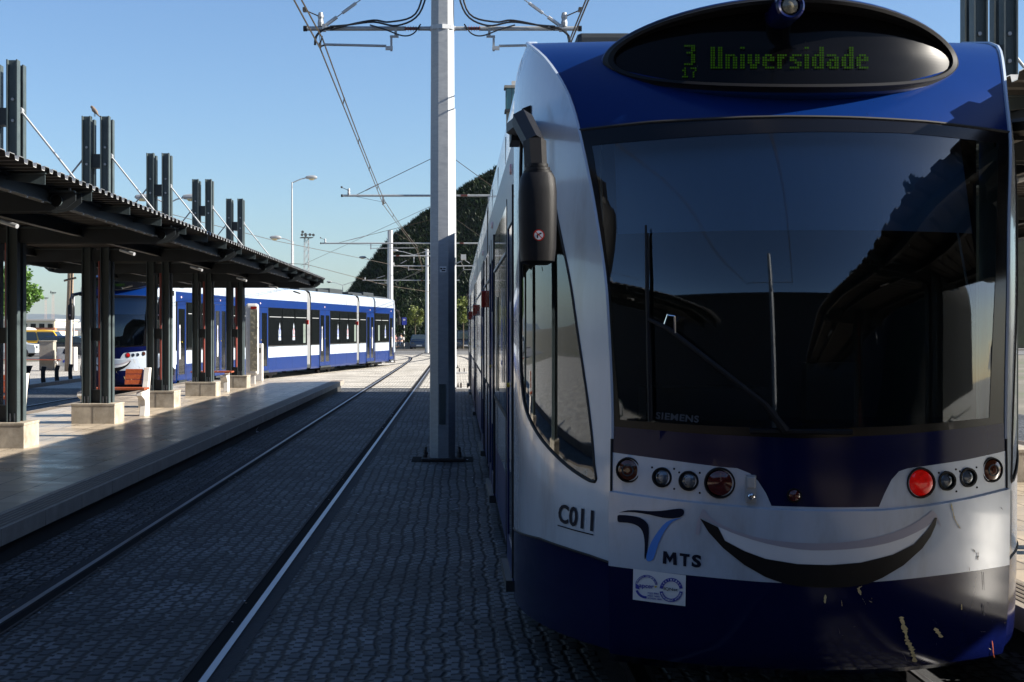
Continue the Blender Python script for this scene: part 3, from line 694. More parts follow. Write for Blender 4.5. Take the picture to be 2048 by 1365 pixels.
# ------------------------------------------------------------------ ground materials
def setts_mat(name, c1, c2, mortar, cell=(.125,.105), joint=.07, bump=.8, patch_=.3, rnd=.42, rough=.7, bw=0, rh=0, warp=0):
    m = bpy.data.materials.new(name); m.use_nodes = True; n, l = nodes(m); b = n["Principled BSDF"]; b.inputs["Roughness"].default_value = rough
    tc = n.new("ShaderNodeTexCoord"); sp = n.new("ShaderNodeSeparateXYZ"); l.new(tc.outputs["Object"], sp.inputs[0])
    def math_(op, a, v=None, c=None):
        k = n.new("ShaderNodeMath"); k.operation = op
        for i_, q in enumerate((a, v, c)):
            if q is None: continue
            if isinstance(q, (int, float)): k.inputs[i_].default_value = q
            else: l.new(q, k.inputs[i_])
        return k.outputs[0]
    # slow wander of the courses, then rows shifted half a stone against each other
    wz = n.new("ShaderNodeTexNoise"); wz.inputs["Scale"].default_value = .7; wz.inputs["Detail"].default_value = 1; l.new(tc.outputs["Object"], wz.inputs[0])
    wx = math_('MULTIPLY_ADD', wz.outputs[0], .09, sp.outputs[0]); x = math_('DIVIDE', wx, cell[0]); y0_ = math_('DIVIDE', sp.outputs[1], cell[1])
    row = math_('FLOOR', x); sh = math_('MULTIPLY', math_('FRACT', math_('MULTIPLY', row, .618)), 1.0); y = math_('ADD', y0_, sh)
    cb = n.new("ShaderNodeCombineXYZ"); l.new(x, cb.inputs[0]); l.new(y, cb.inputs[1])
    ve = n.new("ShaderNodeTexVoronoi"); ve.voronoi_dimensions = '2D'; ve.feature = 'DISTANCE_TO_EDGE'; ve.inputs["Scale"].default_value = 1; ve.inputs["Randomness"].default_value = rnd; l.new(cb.outputs[0], ve.inputs["Vector"])
    vf = n.new("ShaderNodeTexVoronoi"); vf.voronoi_dimensions = '2D'; vf.inputs["Scale"].default_value = 1; vf.inputs["Randomness"].default_value = rnd; l.new(cb.outputs[0], vf.inputs["Vector"])
    # the row boundary itself is a joint too
    fr = math_('FRACT', x); ed = math_('MINIMUM', fr, math_('SUBTRACT', 1.0, fr))
    fine = n.new("ShaderNodeTexNoise"); fine.inputs["Scale"].default_value = 26; fine.inputs["Detail"].default_value = 4; l.new(tc.outputs["Object"], fine.inputs[0])
    de = math_('ADD', ve.outputs["Distance"], math_('MULTIPLY_ADD', fine.outputs[0], .16, -.08))
    st = n.new("ShaderNodeMapRange"); st.interpolation_type = 'SMOOTHSTEP'; st.inputs[1].default_value = joint*.3; st.inputs[2].default_value = joint*1.8; l.new(de, st.inputs[0])
    sepc = n.new("ShaderNodeSeparateColor"); l.new(vf.outputs["Color"], sepc.inputs[0])
    mixc = n.new("ShaderNodeMix"); mixc.data_type = 'RGBA'; l.new(sepc.outputs[0], mixc.inputs[0]); mixc.inputs[6].default_value = (*c1,1); mixc.inputs[7].default_value = (*c2,1)
    big = n.new("ShaderNodeTexNoise"); big.inputs["Scale"].default_value = .8; big.inputs["Detail"].default_value = 6; l.new(tc.outputs["Object"], big.inputs[0])
    mr = n.new("ShaderNodeMapRange"); mr.inputs[1].default_value = .3; mr.inputs[2].default_value = .7; mr.inputs[3].default_value = 1-patch_; mr.inputs[4].default_value = 1+patch_; l.new(big.outputs[0], mr.inputs[0])
    mr2 = n.new("ShaderNodeMapRange"); mr2.inputs[3].default_value = .65; mr2.inputs[4].default_value = 1.35; l.new(fine.outputs[0], mr2.inputs[0])
    mu = math_('MULTIPLY', mr.outputs[0], mr2.outputs[0]); cm = n.new("ShaderNodeVectorMath"); cm.operation = 'SCALE'; l.new(mixc.outputs[2], cm.inputs[0]); l.new(mu, cm.inputs["Scale"])
    mo = n.new("ShaderNodeMix"); mo.data_type = 'RGBA'; l.new(st.outputs[0], mo.inputs[0]); mo.inputs[6].default_value = (*mortar,1); l.new(cm.outputs[0], mo.inputs[7]); l.new(mo.outputs[2], b.inputs["Base Color"])
    hh = math_('MULTIPLY_ADD', fine.outputs[0], .35, st.outputs[0]); hh2 = math_('MULTIPLY_ADD', sepc.outputs[1], .35, hh)
    bp = n.new("ShaderNodeBump"); bp.inputs["Strength"].default_value = bump; bp.inputs["Distance"].default_value = .015; l.new(hh2, bp.inputs["Height"]); l.new(bp.outputs[0], b.inputs["Normal"])
    MATS[name] = m; return m
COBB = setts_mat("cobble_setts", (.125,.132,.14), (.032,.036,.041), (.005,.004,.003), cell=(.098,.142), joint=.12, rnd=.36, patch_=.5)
COBB_LIT = setts_mat("sunlit_cobble_setts", (.52,.49,.43), (.41,.385,.335), (.20,.17,.13), cell=(.098,.142), joint=.08, rnd=.4)  # paler copy of the cobble setts, sunlight put into the colour
PLAZA = setts_mat("light_calcada", (.46,.43,.38), (.36,.34,.30), (.10,.09,.075), cell=(.09,.09), bump=.4)
ASPH = mat("asphalt_grey", (.12,.12,.12), .85, var=.2, scale=3, bump=.3, bscale=40)
EARTH = mat("dry_ground", (.17,.155,.12), .9, var=.25, scale=.2, dirt=(.09,.11,.05))
def tiles_mat(name, base, joint, size=(.6,.4), rough=.3, var=.12):
    m = bpy.data.materials.new(name); m.use_nodes = True; n, l = nodes(m); b = n["Principled BSDF"]
    tc = n.new("ShaderNodeTexCoord"); mp = n.new("ShaderNodeMapping"); mp.inputs["Rotation"].default_value = (0,0,pi/2); l.new(tc.outputs["Object"], mp.inputs[0])
    br = n.new("ShaderNodeTexBrick"); br.inputs["Scale"].default_value = 1; br.inputs["Brick Width"].default_value = size[0]; br.inputs["Row Height"].default_value = size[1]
    br.inputs["Mortar Size"].default_value = .009; br.inputs["Mortar Smooth"].default_value = .2
    br.inputs["Color1"].default_value = (*[c*(1+var) for c in base],1); br.inputs["Color2"].default_value = (*[c*(1-var) for c in base],1); br.inputs["Mortar"].default_value = (*joint,1)
    l.new(mp.outputs[0], br.inputs[0])
    nz = n.new("ShaderNodeTexNoise"); nz.inputs["Scale"].default_value = 2.2; nz.inputs["Detail"].default_value = 7; nz.inputs["Roughness"].default_value = .7; l.new(tc.outputs["Object"], nz.inputs[0])
    mr = n.new("ShaderNodeMapRange"); mr.inputs[1].default_value = .3; mr.inputs[2].default_value = .7; mr.inputs[3].default_value = .82; mr.inputs[4].default_value = 1.12; l.new(nz.outputs[0], mr.inputs[0])
    cm = n.new("ShaderNodeVectorMath"); cm.operation = 'SCALE'; l.new(br.outputs["Color"], cm.inputs[0]); l.new(mr.outputs[0], cm.inputs["Scale"]); l.new(cm.outputs[0], b.inputs["Base Color"])
    rr = n.new("ShaderNodeMapRange"); rr.inputs[1].default_value = .3; rr.inputs[2].default_value = .7; rr.inputs[3].default_value = rough; rr.inputs[4].default_value = rough+.25; l.new(nz.outputs[0], rr.inputs[0]); l.new(rr.outputs[0], b.inputs["Roughness"])
    bp = n.new("ShaderNodeBump"); bp.inputs["Strength"].default_value = .25; bp.inputs["Distance"].default_value = .004
    iv = n.new("ShaderNodeMath"); iv.operation = 'SUBTRACT'; iv.inputs[0].default_value = 1; l.new(br.outputs["Fac"], iv.inputs[1]); l.new(iv.outputs[0], bp.inputs["Height"]); l.new(bp.outputs[0], b.inputs["Normal"])
    MATS[name] = m; return m
TILE = tiles_mat("platform_tiles", (.41,.345,.265), (.10,.08,.06), rough=.22, var=.2)
TACT = mat("tactile_stone", (.12,.10,.08), .6, var=.15, scale=6)
KERB = mat("kerb_stone", (.25,.22,.185), .65, var=.2, scale=4, bump=.2, bscale=50)
def struct(mb, name, **k):
    o = mb.obj(name, **k); return tag(o, kind="structure")
m = MB(); m.add([(-6000,-400,-.03),(6000,-400,-.03),(6000,9000,-.03),(-6000,9000,-.03)], [(0,1,2,3)], EARTH); struct(m, "ground")
m = MB(); m.bx(-13.2,12,-30,46.4,-.028,0,COBB); struct(m, "cobbled_paving")
m = MB(); m.bx(-13.2,12,46.44,112,-.028,0,COBB_LIT); struct(m, "sunlit_paving")  # cobbles beyond the tram's shadow, brightened by their colour
for y in (46.42,47.9,52.0,58.5,66,75): 
    m = MB(); m.bx(-6.2 if y > 50 else -3.3,2.8,y-.05,y+.05,.0005,.0025,GAP); struct(m, "drain_channel")
m = MB(); m.bx(-60,-13.35,-10,70,-.026,.02,PLAZA); m.bx(-24,-13.35,70.0,100,-.026,.01,PLAZA); struct(m, "light_pavement")
m = MB(); m.bx(-60,60,112.01,134,-.024,.002,ASPH); struct(m, "road")
m = MB(); m.bx(-60,60,134.01,134.3,-.02,.14,KERB); m.bx(-60,60,134.31,141,-.02,.13,ASPH); struct(m, "far_pavement")
m = MB(); m.bx(-60,-14,92,112,-.020,-.004,ASPH); struct(m, "parking_lot")
m = MB(); m.bx(-13.34,-13.21,12,70,-.02,.11,KERB); struct(m, "pavement_kerb")
for y, w in ((116.5,.18),(121.5,.14)):
    m = MB(); m.bx(-60,60,y,y+w,.002,.006,CONCW); struct(m, "road_marking")
# ------------------------------------------------------------------ tracks
def strip(mb, path, x0, x1, z, m, z1=None):
    P = [Vector(p) for p in path]; vs = []
    for i, p in enumerate(P):
        d = (P[min(i+1,len(P)-1)]-P[max(i-1,0)]).normalized(); n = Vector((d.y,-d.x))
        for x in (x0,x1): q = p+n*x; vs.append((q.x,q.y,z))
    mb.add(vs, [(2*i,2*i+1,2*i+3,2*i+2) for i in range(len(P)-1)], m)
def curve2(pts, k=8): return [(p.x,p.y) for p in smooth_path([(a,b,0) for a,b in pts], k)]
P1 = curve2([(-2.03,-30),(-2.03,0),(-2.03,30),(-2.03,60),(-2.05,80),(-2.2,95),(-2.9,105),(-5.2,114),(-10,120.5),(-17,124.5),(-28,127),(-45,128)])
P2 = curve2([(1.63,-30),(1.63,0),(1.63,30),(1.63,60),(1.60,85),(1.2,100),(0,112),(-3,121),(-9,128),(-20,131),(-45,132)])
P3 = curve2([(-9.32,-30),(-9.32,0),(-9.32,25),(-9.36,36),(-9.3,43),(-8.75,51),(-7.2,59.6),(-5.83,68.2),(-4.55,76),(-3.3,86),(-2.5,95),(-2.1,104),(-2.03,118)])
def track(path, label, mirror=False):
    t = thing("tram_track", label, "tram track", (0,0,0), 0, "tram tracks set in the cobbles"); t["kind"] = "structure"
    for s in (-1,1):
        r = MB(); x = s*.7475
        g = -s
        strip(r, path, x-.11, x+.11, .003, JOINT)
        a, b = sorted((x+g*.03, x+g*.105)); strip(r, path, a, b, .006, GAP)
        a, b = sorted((x+g*.105, x+g*.125)); strip(r, path, a, b, .011, RUSTY)
        strip(r, path, x-.020, x+.020, .0125, RAILM)
        P = [Vector(p) for p in path]
        r.obj("rail", t)
    return t
track(P1, "straight tram track between the left platform and the steel pole")
track(P2, "tram track under the near smiling tram on the right")
track(P3, "tram track curving in beyond the left platform under the far tram")
# ------------------------------------------------------------------ platforms
def platform(xl, xr, y0, y1, label, edge):
    m = MB(); ins = .0
    m.bx(xl+.08, xr-.08, y0, y1-.08, -.02, .17, RUBBER)
    m.bx(xl+.32, xr-.32, y0+.0, y1-.35, .171, .30, TILE)
    for (a,b) in ((xl,xl+.318),(xr-.318,xr)):
        y = y0
        while y < y1-.4:
            e = min(y+1.2, y1-.352); m.bx(a,b,y+.007,e-.007,.172,.300,KERB); y += 1.2
        for i in range(5):
            c = a+.06+i*.048; m.bx(c, c+.024, y0, y1-.36, .3005, .304, TACT)
    m.bx(xl, xr, y1-.348, y1, .172, .300, KERB)
    o = struct(m, "platform"); o["label"] = label; o["category"] = "platform"; return o
platform(-7.9, -3.40, -20, 45.1, "stone tiled platform with the shelter and benches on the left", 0)
platform(3.02, 7.6, -20, 42, "stone tiled platform glimpsed beyond the near tram at the right edge", 0)
# ------------------------------------------------------------------ canopies
def hbeam(mb, x, y, z0, z1, m, w=.14):
    t = .016
    mb.bx(x-w/2, x-w/2+t, y-w/2, y+w/2, z0, z1, m); mb.bx(x+w/2-t, x+w/2, y-w/2, y+w/2, z0, z1, m); mb.bx(x-w/2+t, x+w/2-t, y-.008, y+.008, z0, z1, m)
def canopy(cx, frames, y0, y1, label):
    c = thing("platform_shelter", label, "shelter", (cx, 0, 0), 0, "steel platform shelters")
    # corrugated roof
    m = MB(); prof = []; y = y0; pit = .25; zt, zb = 3.165, 3.125
    while y < y1:
        prof += [(y, zb), (y+.085, zb), (y+.105, zt), (y+.23, zt)]; y += pit
    n = len(prof); W = 2.33; th = .006
    vs = [(-W,p[0],p[1]) for p in prof]+[(W,p[0],p[1]) for p in prof]+[(-W,p[0],p[1]-th) for p in prof]+[(W,p[0],p[1]-th) for p in prof]
    f = [(i,i+1,n+i+1,n+i) for i in range(n-1)]+[(i,2*n+i,2*n+i+1,i+1) for i in range(n-1)]+[(n+i,n+i+1,3*n+i+1,3*n+i) for i in range(n-1)]
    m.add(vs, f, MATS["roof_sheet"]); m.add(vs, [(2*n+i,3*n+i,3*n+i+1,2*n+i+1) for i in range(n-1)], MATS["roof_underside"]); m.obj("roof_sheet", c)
    for x in (-1.95,-1.0,1.0,1.95):
        m = MB(); m.bx(x-.05,x+.05,y0+.1,y1-.1,3.10,3.118,STEELD); m.bx(x-.008,x+.008,y0+.1,y1-.1,2.99,3.10,STEELD); m.bx(x-.04,x+.04,y0+.1,y1-.1,2.975,2.99,STEELD); 
        k = y0+.3
        while k < y1-.2 and abs(x) > 1.5: m.lathe([(.012,0),(.012,-.014)], GALVL, (x+.025,k,2.975), 'Z', 6); k += .5
        m.obj("purlin", c)
    for y in frames:
        m = MB()
        for dy in (-.11,.11):
            for s in (-1,1):
                poly = [(0,2.90),(s*1.98,2.90),(s*2.12,2.93),(s*2.21,3.0),(s*2.21,3.08),(0,3.08)]
                if s < 0: poly = poly[::-1]
                m.prism(poly, y+dy-.008, y+dy+.008, STEELD, 'Y')
                m.bx(s*.1,s*2.2,y+dy-.045,y+dy+.045,3.081,3.096,STEELG)
        for s in (-1,1):
            a, b = s*1.95, s*2.12
            m.lathe([(.058,-.15),(.058,-.118)], STEELG, (s*2.03,y,3.0), 'Y', 20, cap=False); m.lathe([(.052,-.121),(.0001,-.1215)], MATS["sky_hole"] if False else BLACKM, (s*2.03,y,3.0), 'Y', 20, cap=False)
            m.tube([(s*2.15,y-.1,3.09),(s*2.15,y-.1,3.14)], .012, GALVL, 6); m.tube([(s*1.55,y-.3,2.80),(s*1.75,y-.42,2.74)], .022, GALVL, 8)
        m.obj("beam", c)
        for s in (-1,1):      # outriggers under the sheet edge
            for k in (-.08,1.6,3.3) if y+3.4 < y1 else (-.08,):
                yy = y+k+.25; m = MB()
                m.prism([(s*1.6,3.11),(s*2.29,3.11),(s*2.29,3.02)][::s], yy-.006, yy+.006, STEELG, 'Y'); m.bx(s*1.7,s*2.3,yy-.03,yy+.03,3.112,3.120,STEELG); m.obj("outrigger", c)
        m = MB()
        for x in (-.148,.148):
            for yy, zt_ in ((y-.13,5.22),(y+.14,5.20)): hbeam(m, x, yy, .62, zt_, STEELG)
        for s in (-1,1):
            for z in (4.45,4.72): m.lathe([(.02,0),(.02,-.03)], GALV, (s*.148,y-.138,z), 'Y', 8)
            for dx in (-.05,.05): m.lathe([(.012,0),(.012,.11)], GALV, (s*.148+dx*.6,y-.16,.62), 'Z', 8)
        col = m.obj("column", c)
        for za,zb in ((4.40,4.62),(1.62,1.82),(.622,.83)): m = MB(); m.bx(-.085,.085,y-.10,y+.10,za,zb,STEELD); m.obj("crosspiece", col)
        m = MB(); m.tube([(.02,y+.05,.80),(.02,y+.05,3.0)], .035, REDPIPE, 10); m.obj("downpipe", col, smooth=True)
        m = MB(); m.bx(-.345,.345,y-.345,y+.345,.298,.585,TRAV); m.bx(-.35,.35,y-.35,y+.35,.586,.62,TRAV); m.bx(-.004,.004,y-.348,y+.348,.30,.584,RUBBER); m.obj("pedestal", c, bevel=.006)
        for s in (-1,1):
            m = MB(); m.tube([(s*.22,y,4.58),(s*.30,y,4.48),(s*1.38,y,3.12)], .015, GALV, 8); m.lathe([(.04,-.05),(.04,.05)], GALV, (s*.20,y,4.60), 'Y', 12); m.obj("tie_rod", c)
    return c
mat("roof_underside", (.022,.020,.018), .7, var=.2, scale=4); mat("roof_sheet", (.36,.36,.35), .4, metal=.3, var=.15, scale=5, rvar=.2)  # underside near black: the shade under the roof put into its colour
canopy(-5.79, [4.3+5*i-.1 for i in range(0,8)], -2, 39.5, "long corrugated steel shelter on the left platform with paired columns rising above")
canopy(5.32, [0.0,5.0,10.0,15.0,20,25,30,35], -12, 39.5, "matching steel shelter behind the near tram at the right edge")
# ------------------------------------------------------------------ overhead line poles
def ole_pole(x, y, h, label, arms, w=.18, detail=False, plain=False):
    p = thing("catenary_pole", label, "catenary pole", (x,y,0), 0, "tall steel poles of the overhead line")
    m = MB(); m.lathe([(w*1.04,0),(w*.98,h*.5),(w*.86,h)], GALV if not plain else MATS["light_galvanised"], (0,0,0), 'Z', 8); m.lathe([(w*.88,h),(w*.88,h+.02)], GALVL, (0,0,0), 'Z', 8)
    pole = m.obj("post", p); pole.rotation_euler.z = radians(22.5+4)
    m = MB(); m.bx(-w*1.6,w*1.6,-w*1.6,w*1.6,0.01,.035,RUSTY)
    for a in (-1,1):
        for b in (-1,1):
            m.lathe([(.03,.05),(.03,.09),(.018,.09),(.018,.16)], RUSTY, (a*w*1.3,b*w*1.3,0), 'Z', 8)
    m.obj("base_plate", p, bevel=.004)
    for (dx, z, reg) in arms:
        s = 1 if dx > 0 else -1; m = MB(); r = .032 if detail else .035
        m.tube([(s*(w*.9),0,z),(s*(w+.14),0,z)], .03, GALV)
        m.tube([(s*(w+.34),0,z),(dx,0,z)], r, GALV, 10); m.tube([(dx-s*.03,0,z),(dx+s*.02,0,z)], r*1.25, BLACKM)
        bracket = m.obj("cantilever_arm", p, smooth=True)
        m = MB()
        m.tube([(s*(w+.12),0,z),(s*(w+.36),0,z)], .022, INSUL)
        for i in range(6): m.lathe([(.02,-.008),(.045,0),(.02,.008)], INSUL, (s*(w+.15+i*.036),0,z), 'X', 12)
        m.obj("insulator", p)
        m = MB()       # tie rod up to the pole with turnbuckle
        a = Vector((dx*.86,0,z+.03)); b = Vector((s*w*.9,0,z+min(1.35,.25+abs(dx)*.45))); t = (b-a)
        m.tube([a,b], .008 if detail else .010, BRASS if not detail else GALV, 5)
        if detail:
            m.tube([a+t*.02,a+t*.12], .026, GALVL, 6); m.tube([a+t*.17,a+t*.30], .022, GALVL, 6); m.tube([a+t*.19,a+t*.28], .026, GALV, 4); m.tube([a+t*.36,a+t*.44], .02, GALVL, 6); m.box(a+Vector((0,0,-.02)), (.05,.07,.10), GALV)
        else: m.tube([a+t*.1,a+t*.25], .02, GALV, 5)
        m.obj("tie_rod", p)
        if reg:
            m = MB(); x0 = dx*.34 if detail else dx*.62; x1 = reg[0]
            if detail:
                m.box((x0,0,z-.02), (.035,.06,.13), GALV); m.box((x0+s*.02,0,z-.11), (.12,.03,.03), GALV); m.box((x0+s*.06,0,z-.21), (.03,.04,.2), GALV); m.box((x0+s*.09,0,z-.27), (.10,.05,.05), GALVL)
            else: m.box((x0,0,z-.14), (.05,.05,.3), GALV)
            m.tube([(x0+s*.13 if detail else x0,0,z-.24),(x1-s*.06,0,reg[1]+.03)], .018, GALV, 8); m.tube([(x1-s*.08,0,reg[1]+.03),(x1,0,reg[1])], .012, BRASS, 6); m.box((x1,0,reg[1]+.02), (.03,.10,.06), BRASS)
            m.obj("registration_arm", p)
            m = MB(); m.lathe([(.04,0),(.045,.05),(.035,.10),(.045,.13),(.03,.19)], GALV, (dx-s*.22,0,z+.03), 'Z', 10); m.tube([(dx-s*.22,0,z+.16),(dx+s*.01,0,z+.26)], .009, BRASS, 5); m.box((dx+s*.0,0,z+.26),(.05,.12,.05),BRASS); m.tube([(dx-s*.2,0,z+.02),(x1,0,reg[1]+.05)], .006, CABLE, 4); m.obj("wire_clamp", p)
    return p
A1, C1 = 5.95, 5.70
mainp = ole_pole(-.20, 20.7, 8.6, "near tall octagonal steel pole beside the front tram, shaded below", [(-1.90,A1,(-1.69,C1)),(1.90,A1,(1.74,C1))], .18, detail=True)
m = MB()
for s in (-1,1):
    for k in (0,.05):
        m.tube(smooth_path([(s*(.17),-.05,7.2),(s*(.19+k),-.06,6.6),(s*(.32+k),-.07,6.14),(s*(.62+k*2),-.06,5.98+k),(s*.95,-.05,6.03+k*.5),(s*1.3,-.05,5.99),(s*1.55,-.05,5.97-k)],5), .013, CABLE, 6)
    m.tube(smooth_path([(s*1.5,-.04,5.97),(s*1.64,-.03,5.93),(s*1.74,-.02,5.84),(s*1.76,0,5.72)],5), .017, CABLE, 6)
    m.tube(smooth_path([(s*.30,-.06,6.0),(s*.40,-.06,5.87),(s*.55,-.06,5.84),(s*.8,-.06,5.93),(s*1.0,-.05,5.99)],5), .010, CABLE, 6)
m.obj("feeder_cable", mainp, smooth=True)
m = MB(); m.lathe([(.176,-.03),(.182,-.03),(.182,.03),(.176,.03)], GALVL, (0,0,A1), 'Z', 8); m.obj("band", mainp)
m = MB(); m.bx(-.035,.055,-.176,-.171,2.58,2.66,TEETH); m.bx(-.03,.0,-.178,-.176,2.62,2.64,INKDARK); m.bx(.01,.045,-.178,-.176,2.625,2.64,INKDARK); m.bx(-.01,.04,-.178,-.176,2.595,2.612,INKDARK); m.obj("sticker", mainp)
m = MB(); m.bx(-.045,.045,-.186,-.178,.50,1.05,STEELG); m.lathe([(.008,0),(.008,-.006)], STEELD, (0,-.186,.55), 'Y', 8); m.lathe([(.008,0),(.008,-.006)], STEELD, (0,-.186,1.0), 'Y', 8); m.obj("access_hatch", mainp, bevel=.003)
m = MB(); m.bx(-.42,.42,-.40,.40,.004,.009,GAP); m.obj("base_recess", mainp)
cam_pole = ole_pole(-.20, 46.3, 8.6, "second steel pole of the line, mostly hidden behind the near one, camera on its side", [(-3.36,A1,(-2.07,C1)),(1.9,A1,(1.8,C1))])
m = MB(); m.tube([(.16,0,3.85),(.38,0,3.95)], .02, GALVL); m.box((.40,-.02,4.05), (.16,.28,.16), CONCW); m.tube([(.3,0,3.95),(.42,0,3.7),(.2,0,3.4)], .01, CABLE); m.obj("security_camera", cam_pole)
ole_pole(-.20, 71.5, 8.6, "third steel pole of the line, carrying the long arm above the far tram", [(-6.3,A1,(-1.75,C1)),(2.0,A1,(1.8,C1))])
ole_pole(-1.2, 96.5, 8.6, "fourth steel pole of the line near the road crossing", [(-3.1,A1,(-1.0,C1)),(2.6,A1,(2.5,C1))])
ole_pole(-2.36, 118, 8.2, "slim pale pole at the road crossing under the dark slope", [(-5.1,5.75,(-4.1,5.5)),(2.6,5.75,None)], .15, plain=True)
ole_pole(-3.72, 83.5, 7.35, "bare thick pole standing right behind the far tram's end", [(2.9,5.95,None)], .18, plain=True)
ole_pole(-.20, -4.5, 8.6, "steel pole behind the camera mirrored in the windshield", [(-1.9,A1,None),(1.9,A1,None)])
def wire(name, pts, r, m, label, cat="overhead wire", group=None):
    w = MB(); w.tube(pts, r, m, 5); return tag(w.obj(name), label, cat, group)
wp = [(-2.15,-4.5,5.68),(-1.89,20.7,5.68),(-2.27,46.3,5.66),(-1.93,71.5,5.66),(-2.2,96.5,5.66),(-5,118,5.5)]
wire("contact_wire", wp, .011, BRASS, "lower overhead wire above the empty track", group="overhead wires")
w2 = []
for a, b in zip(wp, wp[1:]):
    for t in (0,.2,.4,.6,.8): w2.append((a[0]+(b[0]-a[0])*t+.03, a[1]+(b[1]-a[1])*t, a[2]+(b[2]-a[2])*t+.06+.08*(2*t-1)**2))
wire("messenger_wire", w2, .011, BRASS, "upper overhead wire above the empty track", group="overhead wires")
m = MB()
for i,(x,y,z) in enumerate(w2[5:20]):
    if i%1 == 0: m.tube([(x,y,z+.03),(x-.03,y,z-.10)], .012, BRASS, 4)
tag(m.obj("wire_dropper"), "small clips joining the paired overhead wires above the empty track", "wire clips", kind="stuff")
wq = [(1.63,-4.5,5.68),(1.54,20.7,5.68),(1.6,46.3,5.66),(1.6,71.5,5.66),(1.3,96.5,5.66)]
wire("contact_wire", wq, .011, BRASS, "lower overhead wire running above the near tram's roof", group="overhead wires")
wire("messenger_wire", [(a+.05,b,c+.2) for a,b,c in wq], .011, BRASS, "upper overhead wire running above the near tram's roof", group="overhead wires")
wire("contact_wire", [(-9.3,0,5.4),(-9.3,43,5.4),(-7.2,59.6,5.35),(-4.6,76,5.4),(-2.2,96,5.6)], .011, BRASS, "overhead wire above the far tram behind the shelter", group="overhead wires")
wire("span_wire", [(-26,70,5.6),(-7.2,71.5,4.95),(-3.9,83.5,4.3),(-1.2,96.5,4.2)], .012, BRASS, "thin sagging wire crossing low over the far tram", group="overhead wires")
wire("span_wire", [(-9.9,95,5.9),(-.2,71.5,8.2)], .010, BRASS, "thin stay wire rising to the third pole top", group="overhead wires")
# ------------------------------------------------------------------ platform furniture
def bench(x, y, label, back=True, L_=1.5, ground=.3, g="benches of red wood on white concrete supports"):
    b = thing("bench", label, "bench", (x,y,ground), 0, g)      # length along -x, seat open towards the camera
    for xx in (-.05, -L_+.05):
        m = MB()
        if back: prof = [(.20,0),(.62,0),(.60,.30),(.66,.56),(.78,.83),(.60,.83),(.50,.60),(.42,.455),(-.02,.425),(-.04,.36),(.22,.28),(.26,.18)]
        else: prof = [(.12,0),(.46,0),(.46,.50),(.34,.50),(.32,.42),(-.02,.415),(-.02,.36),(.16,.24)]
        m.prism(prof, xx-.05, xx+.05, CONCW, 'X'); m.obj("support", b, bevel=.008)
    for i in range(5):
        m = MB(); y0 = -.04+i*.09; m.bx(-L_-.12 if not back else -L_+.1, .12 if not back else .04, y0, y0+.076, .462, .50, WOODR); m.obj("seat_slat", b, bevel=.004)
    if back:
        for i in range(3):
            m = MB(); z = .54+i*.092; yy = .50+i*.035; m.prism([(yy,z),(yy+.03,z),(yy+.06,z+.084),(yy+.03,z+.084)], -.42, -.12, WOODR, 'X'); m.obj("back_slat", b, bevel=.004)
    return b
bench(-5.40, 25.75, "near wooden bench with a short slatted backrest between two shelter pedestals", L_=1.12)
bench(-6.56, 22.25, "wooden bench whose white support shows behind the nearest column at the left edge", L_=1.2)
bench(-5.58, 36.35, "small backless wooden bench beside the fourth pedestal", back=False, L_=.75)
bench(-17.6, 66.0, "long low bench by the concrete cabinets across the left track", back=False, L_=2.6, ground=.02)
# totem
t = thing("information_totem", "tall rounded white totem with a map panel at the platform end", "totem", (-5.72,41.9,.3))
m = MB(); m.box((0,0,.12), (.16,.12,.24), CONCW); m.obj("foot", t)
m = MB(); m.box((0,0,1.24), (.36,.22,2.0), CONCW); m.obj("case", t, bevel=.07)
m = MB(); m.box((.06,-.118,1.22), (.20,.01,1.72), MATS["map_print"] if "map_print" in MATS else mat("map_print", (.42,.38,.27), .4, var=.6, scale=9, dirt=(.15,.16,.14))); m.box((.06,-.120,2.12), (.17,.01,.07), REDL); m.obj("map_panel", t)
t = thing("ticket_machine", "white ticket cabinet behind the map totem at the platform end", "ticket machine", (-5.88,44.4,.3))
m = MB(); m.box((0,0,.55), (.26,.3,1.1), CONCW); m.obj("case", t, bevel=.01)
m = MB(); m.box((-.14,0,.55), (.06,.28,1.02), GALVL); m.obj("side_panel", t); m = MB(); m.box((0.02,-.152,.9), (.14,.01,.15), BLACKG); m.obj("screen", t)
t = thing("litter_bin", "dark round bin on a pale conical stand near the third pedestal", "litter bin", (-6.05,31.2,.3))
m = MB(); m.lathe([(.17,0),(.10,.35),(.07,.55)], CONC, n=18); m.obj("stand", t, smooth=True); m = MB(); m.lathe([(.10,.5),(.17,.56),(.18,.68),(.13,.74),(.0001,.75)], BLACKM, n=18); m.obj("bowl", t, smooth=True)
t = thing("litter_bin", "black flared bin beside the first platform column on the far pavement", "litter bin", (-13.9,48.4,.02))
m = MB(); m.lathe([(.10,0),(.12,.4),(.20,.62),(.19,.62),(.11,.42)], BLACKM, n=18, cap=False); m.obj("bowl", t, smooth=True); m = MB(); m.lathe([(.205,.6),(.205,.63),(.17,.63)], STEELD, n=18, cap=False); m.obj("rim", t)
# bollards
def bollard(x, y, label):
    m = MB(); prof = [(-.07,0),(.07,0),(.04,.22),(.045,.40),(.09,.56),(-.05,.58),(-.085,.42),(-.085,.2)]
    m.prism(prof, -.05, .05, BLACKM, 'Y'); o = m.obj("bollard", bevel=.01); o.location = (x,y,.02); return tag(o, label, "bollard", "black curved bollards along the far kerb")
bollard(-13.75, 49.9, "black curved bollard nearest the first column, left of the row"); bollard(-13.75, 51.6, "second black curved bollard in the row, below the concrete cabinet")
bollard(-13.75, 53.4, "third black curved bollard, at the foot of the wooden pole"); bollard(-13.75, 55.1, "last black curved bollard, right of the wooden pole")
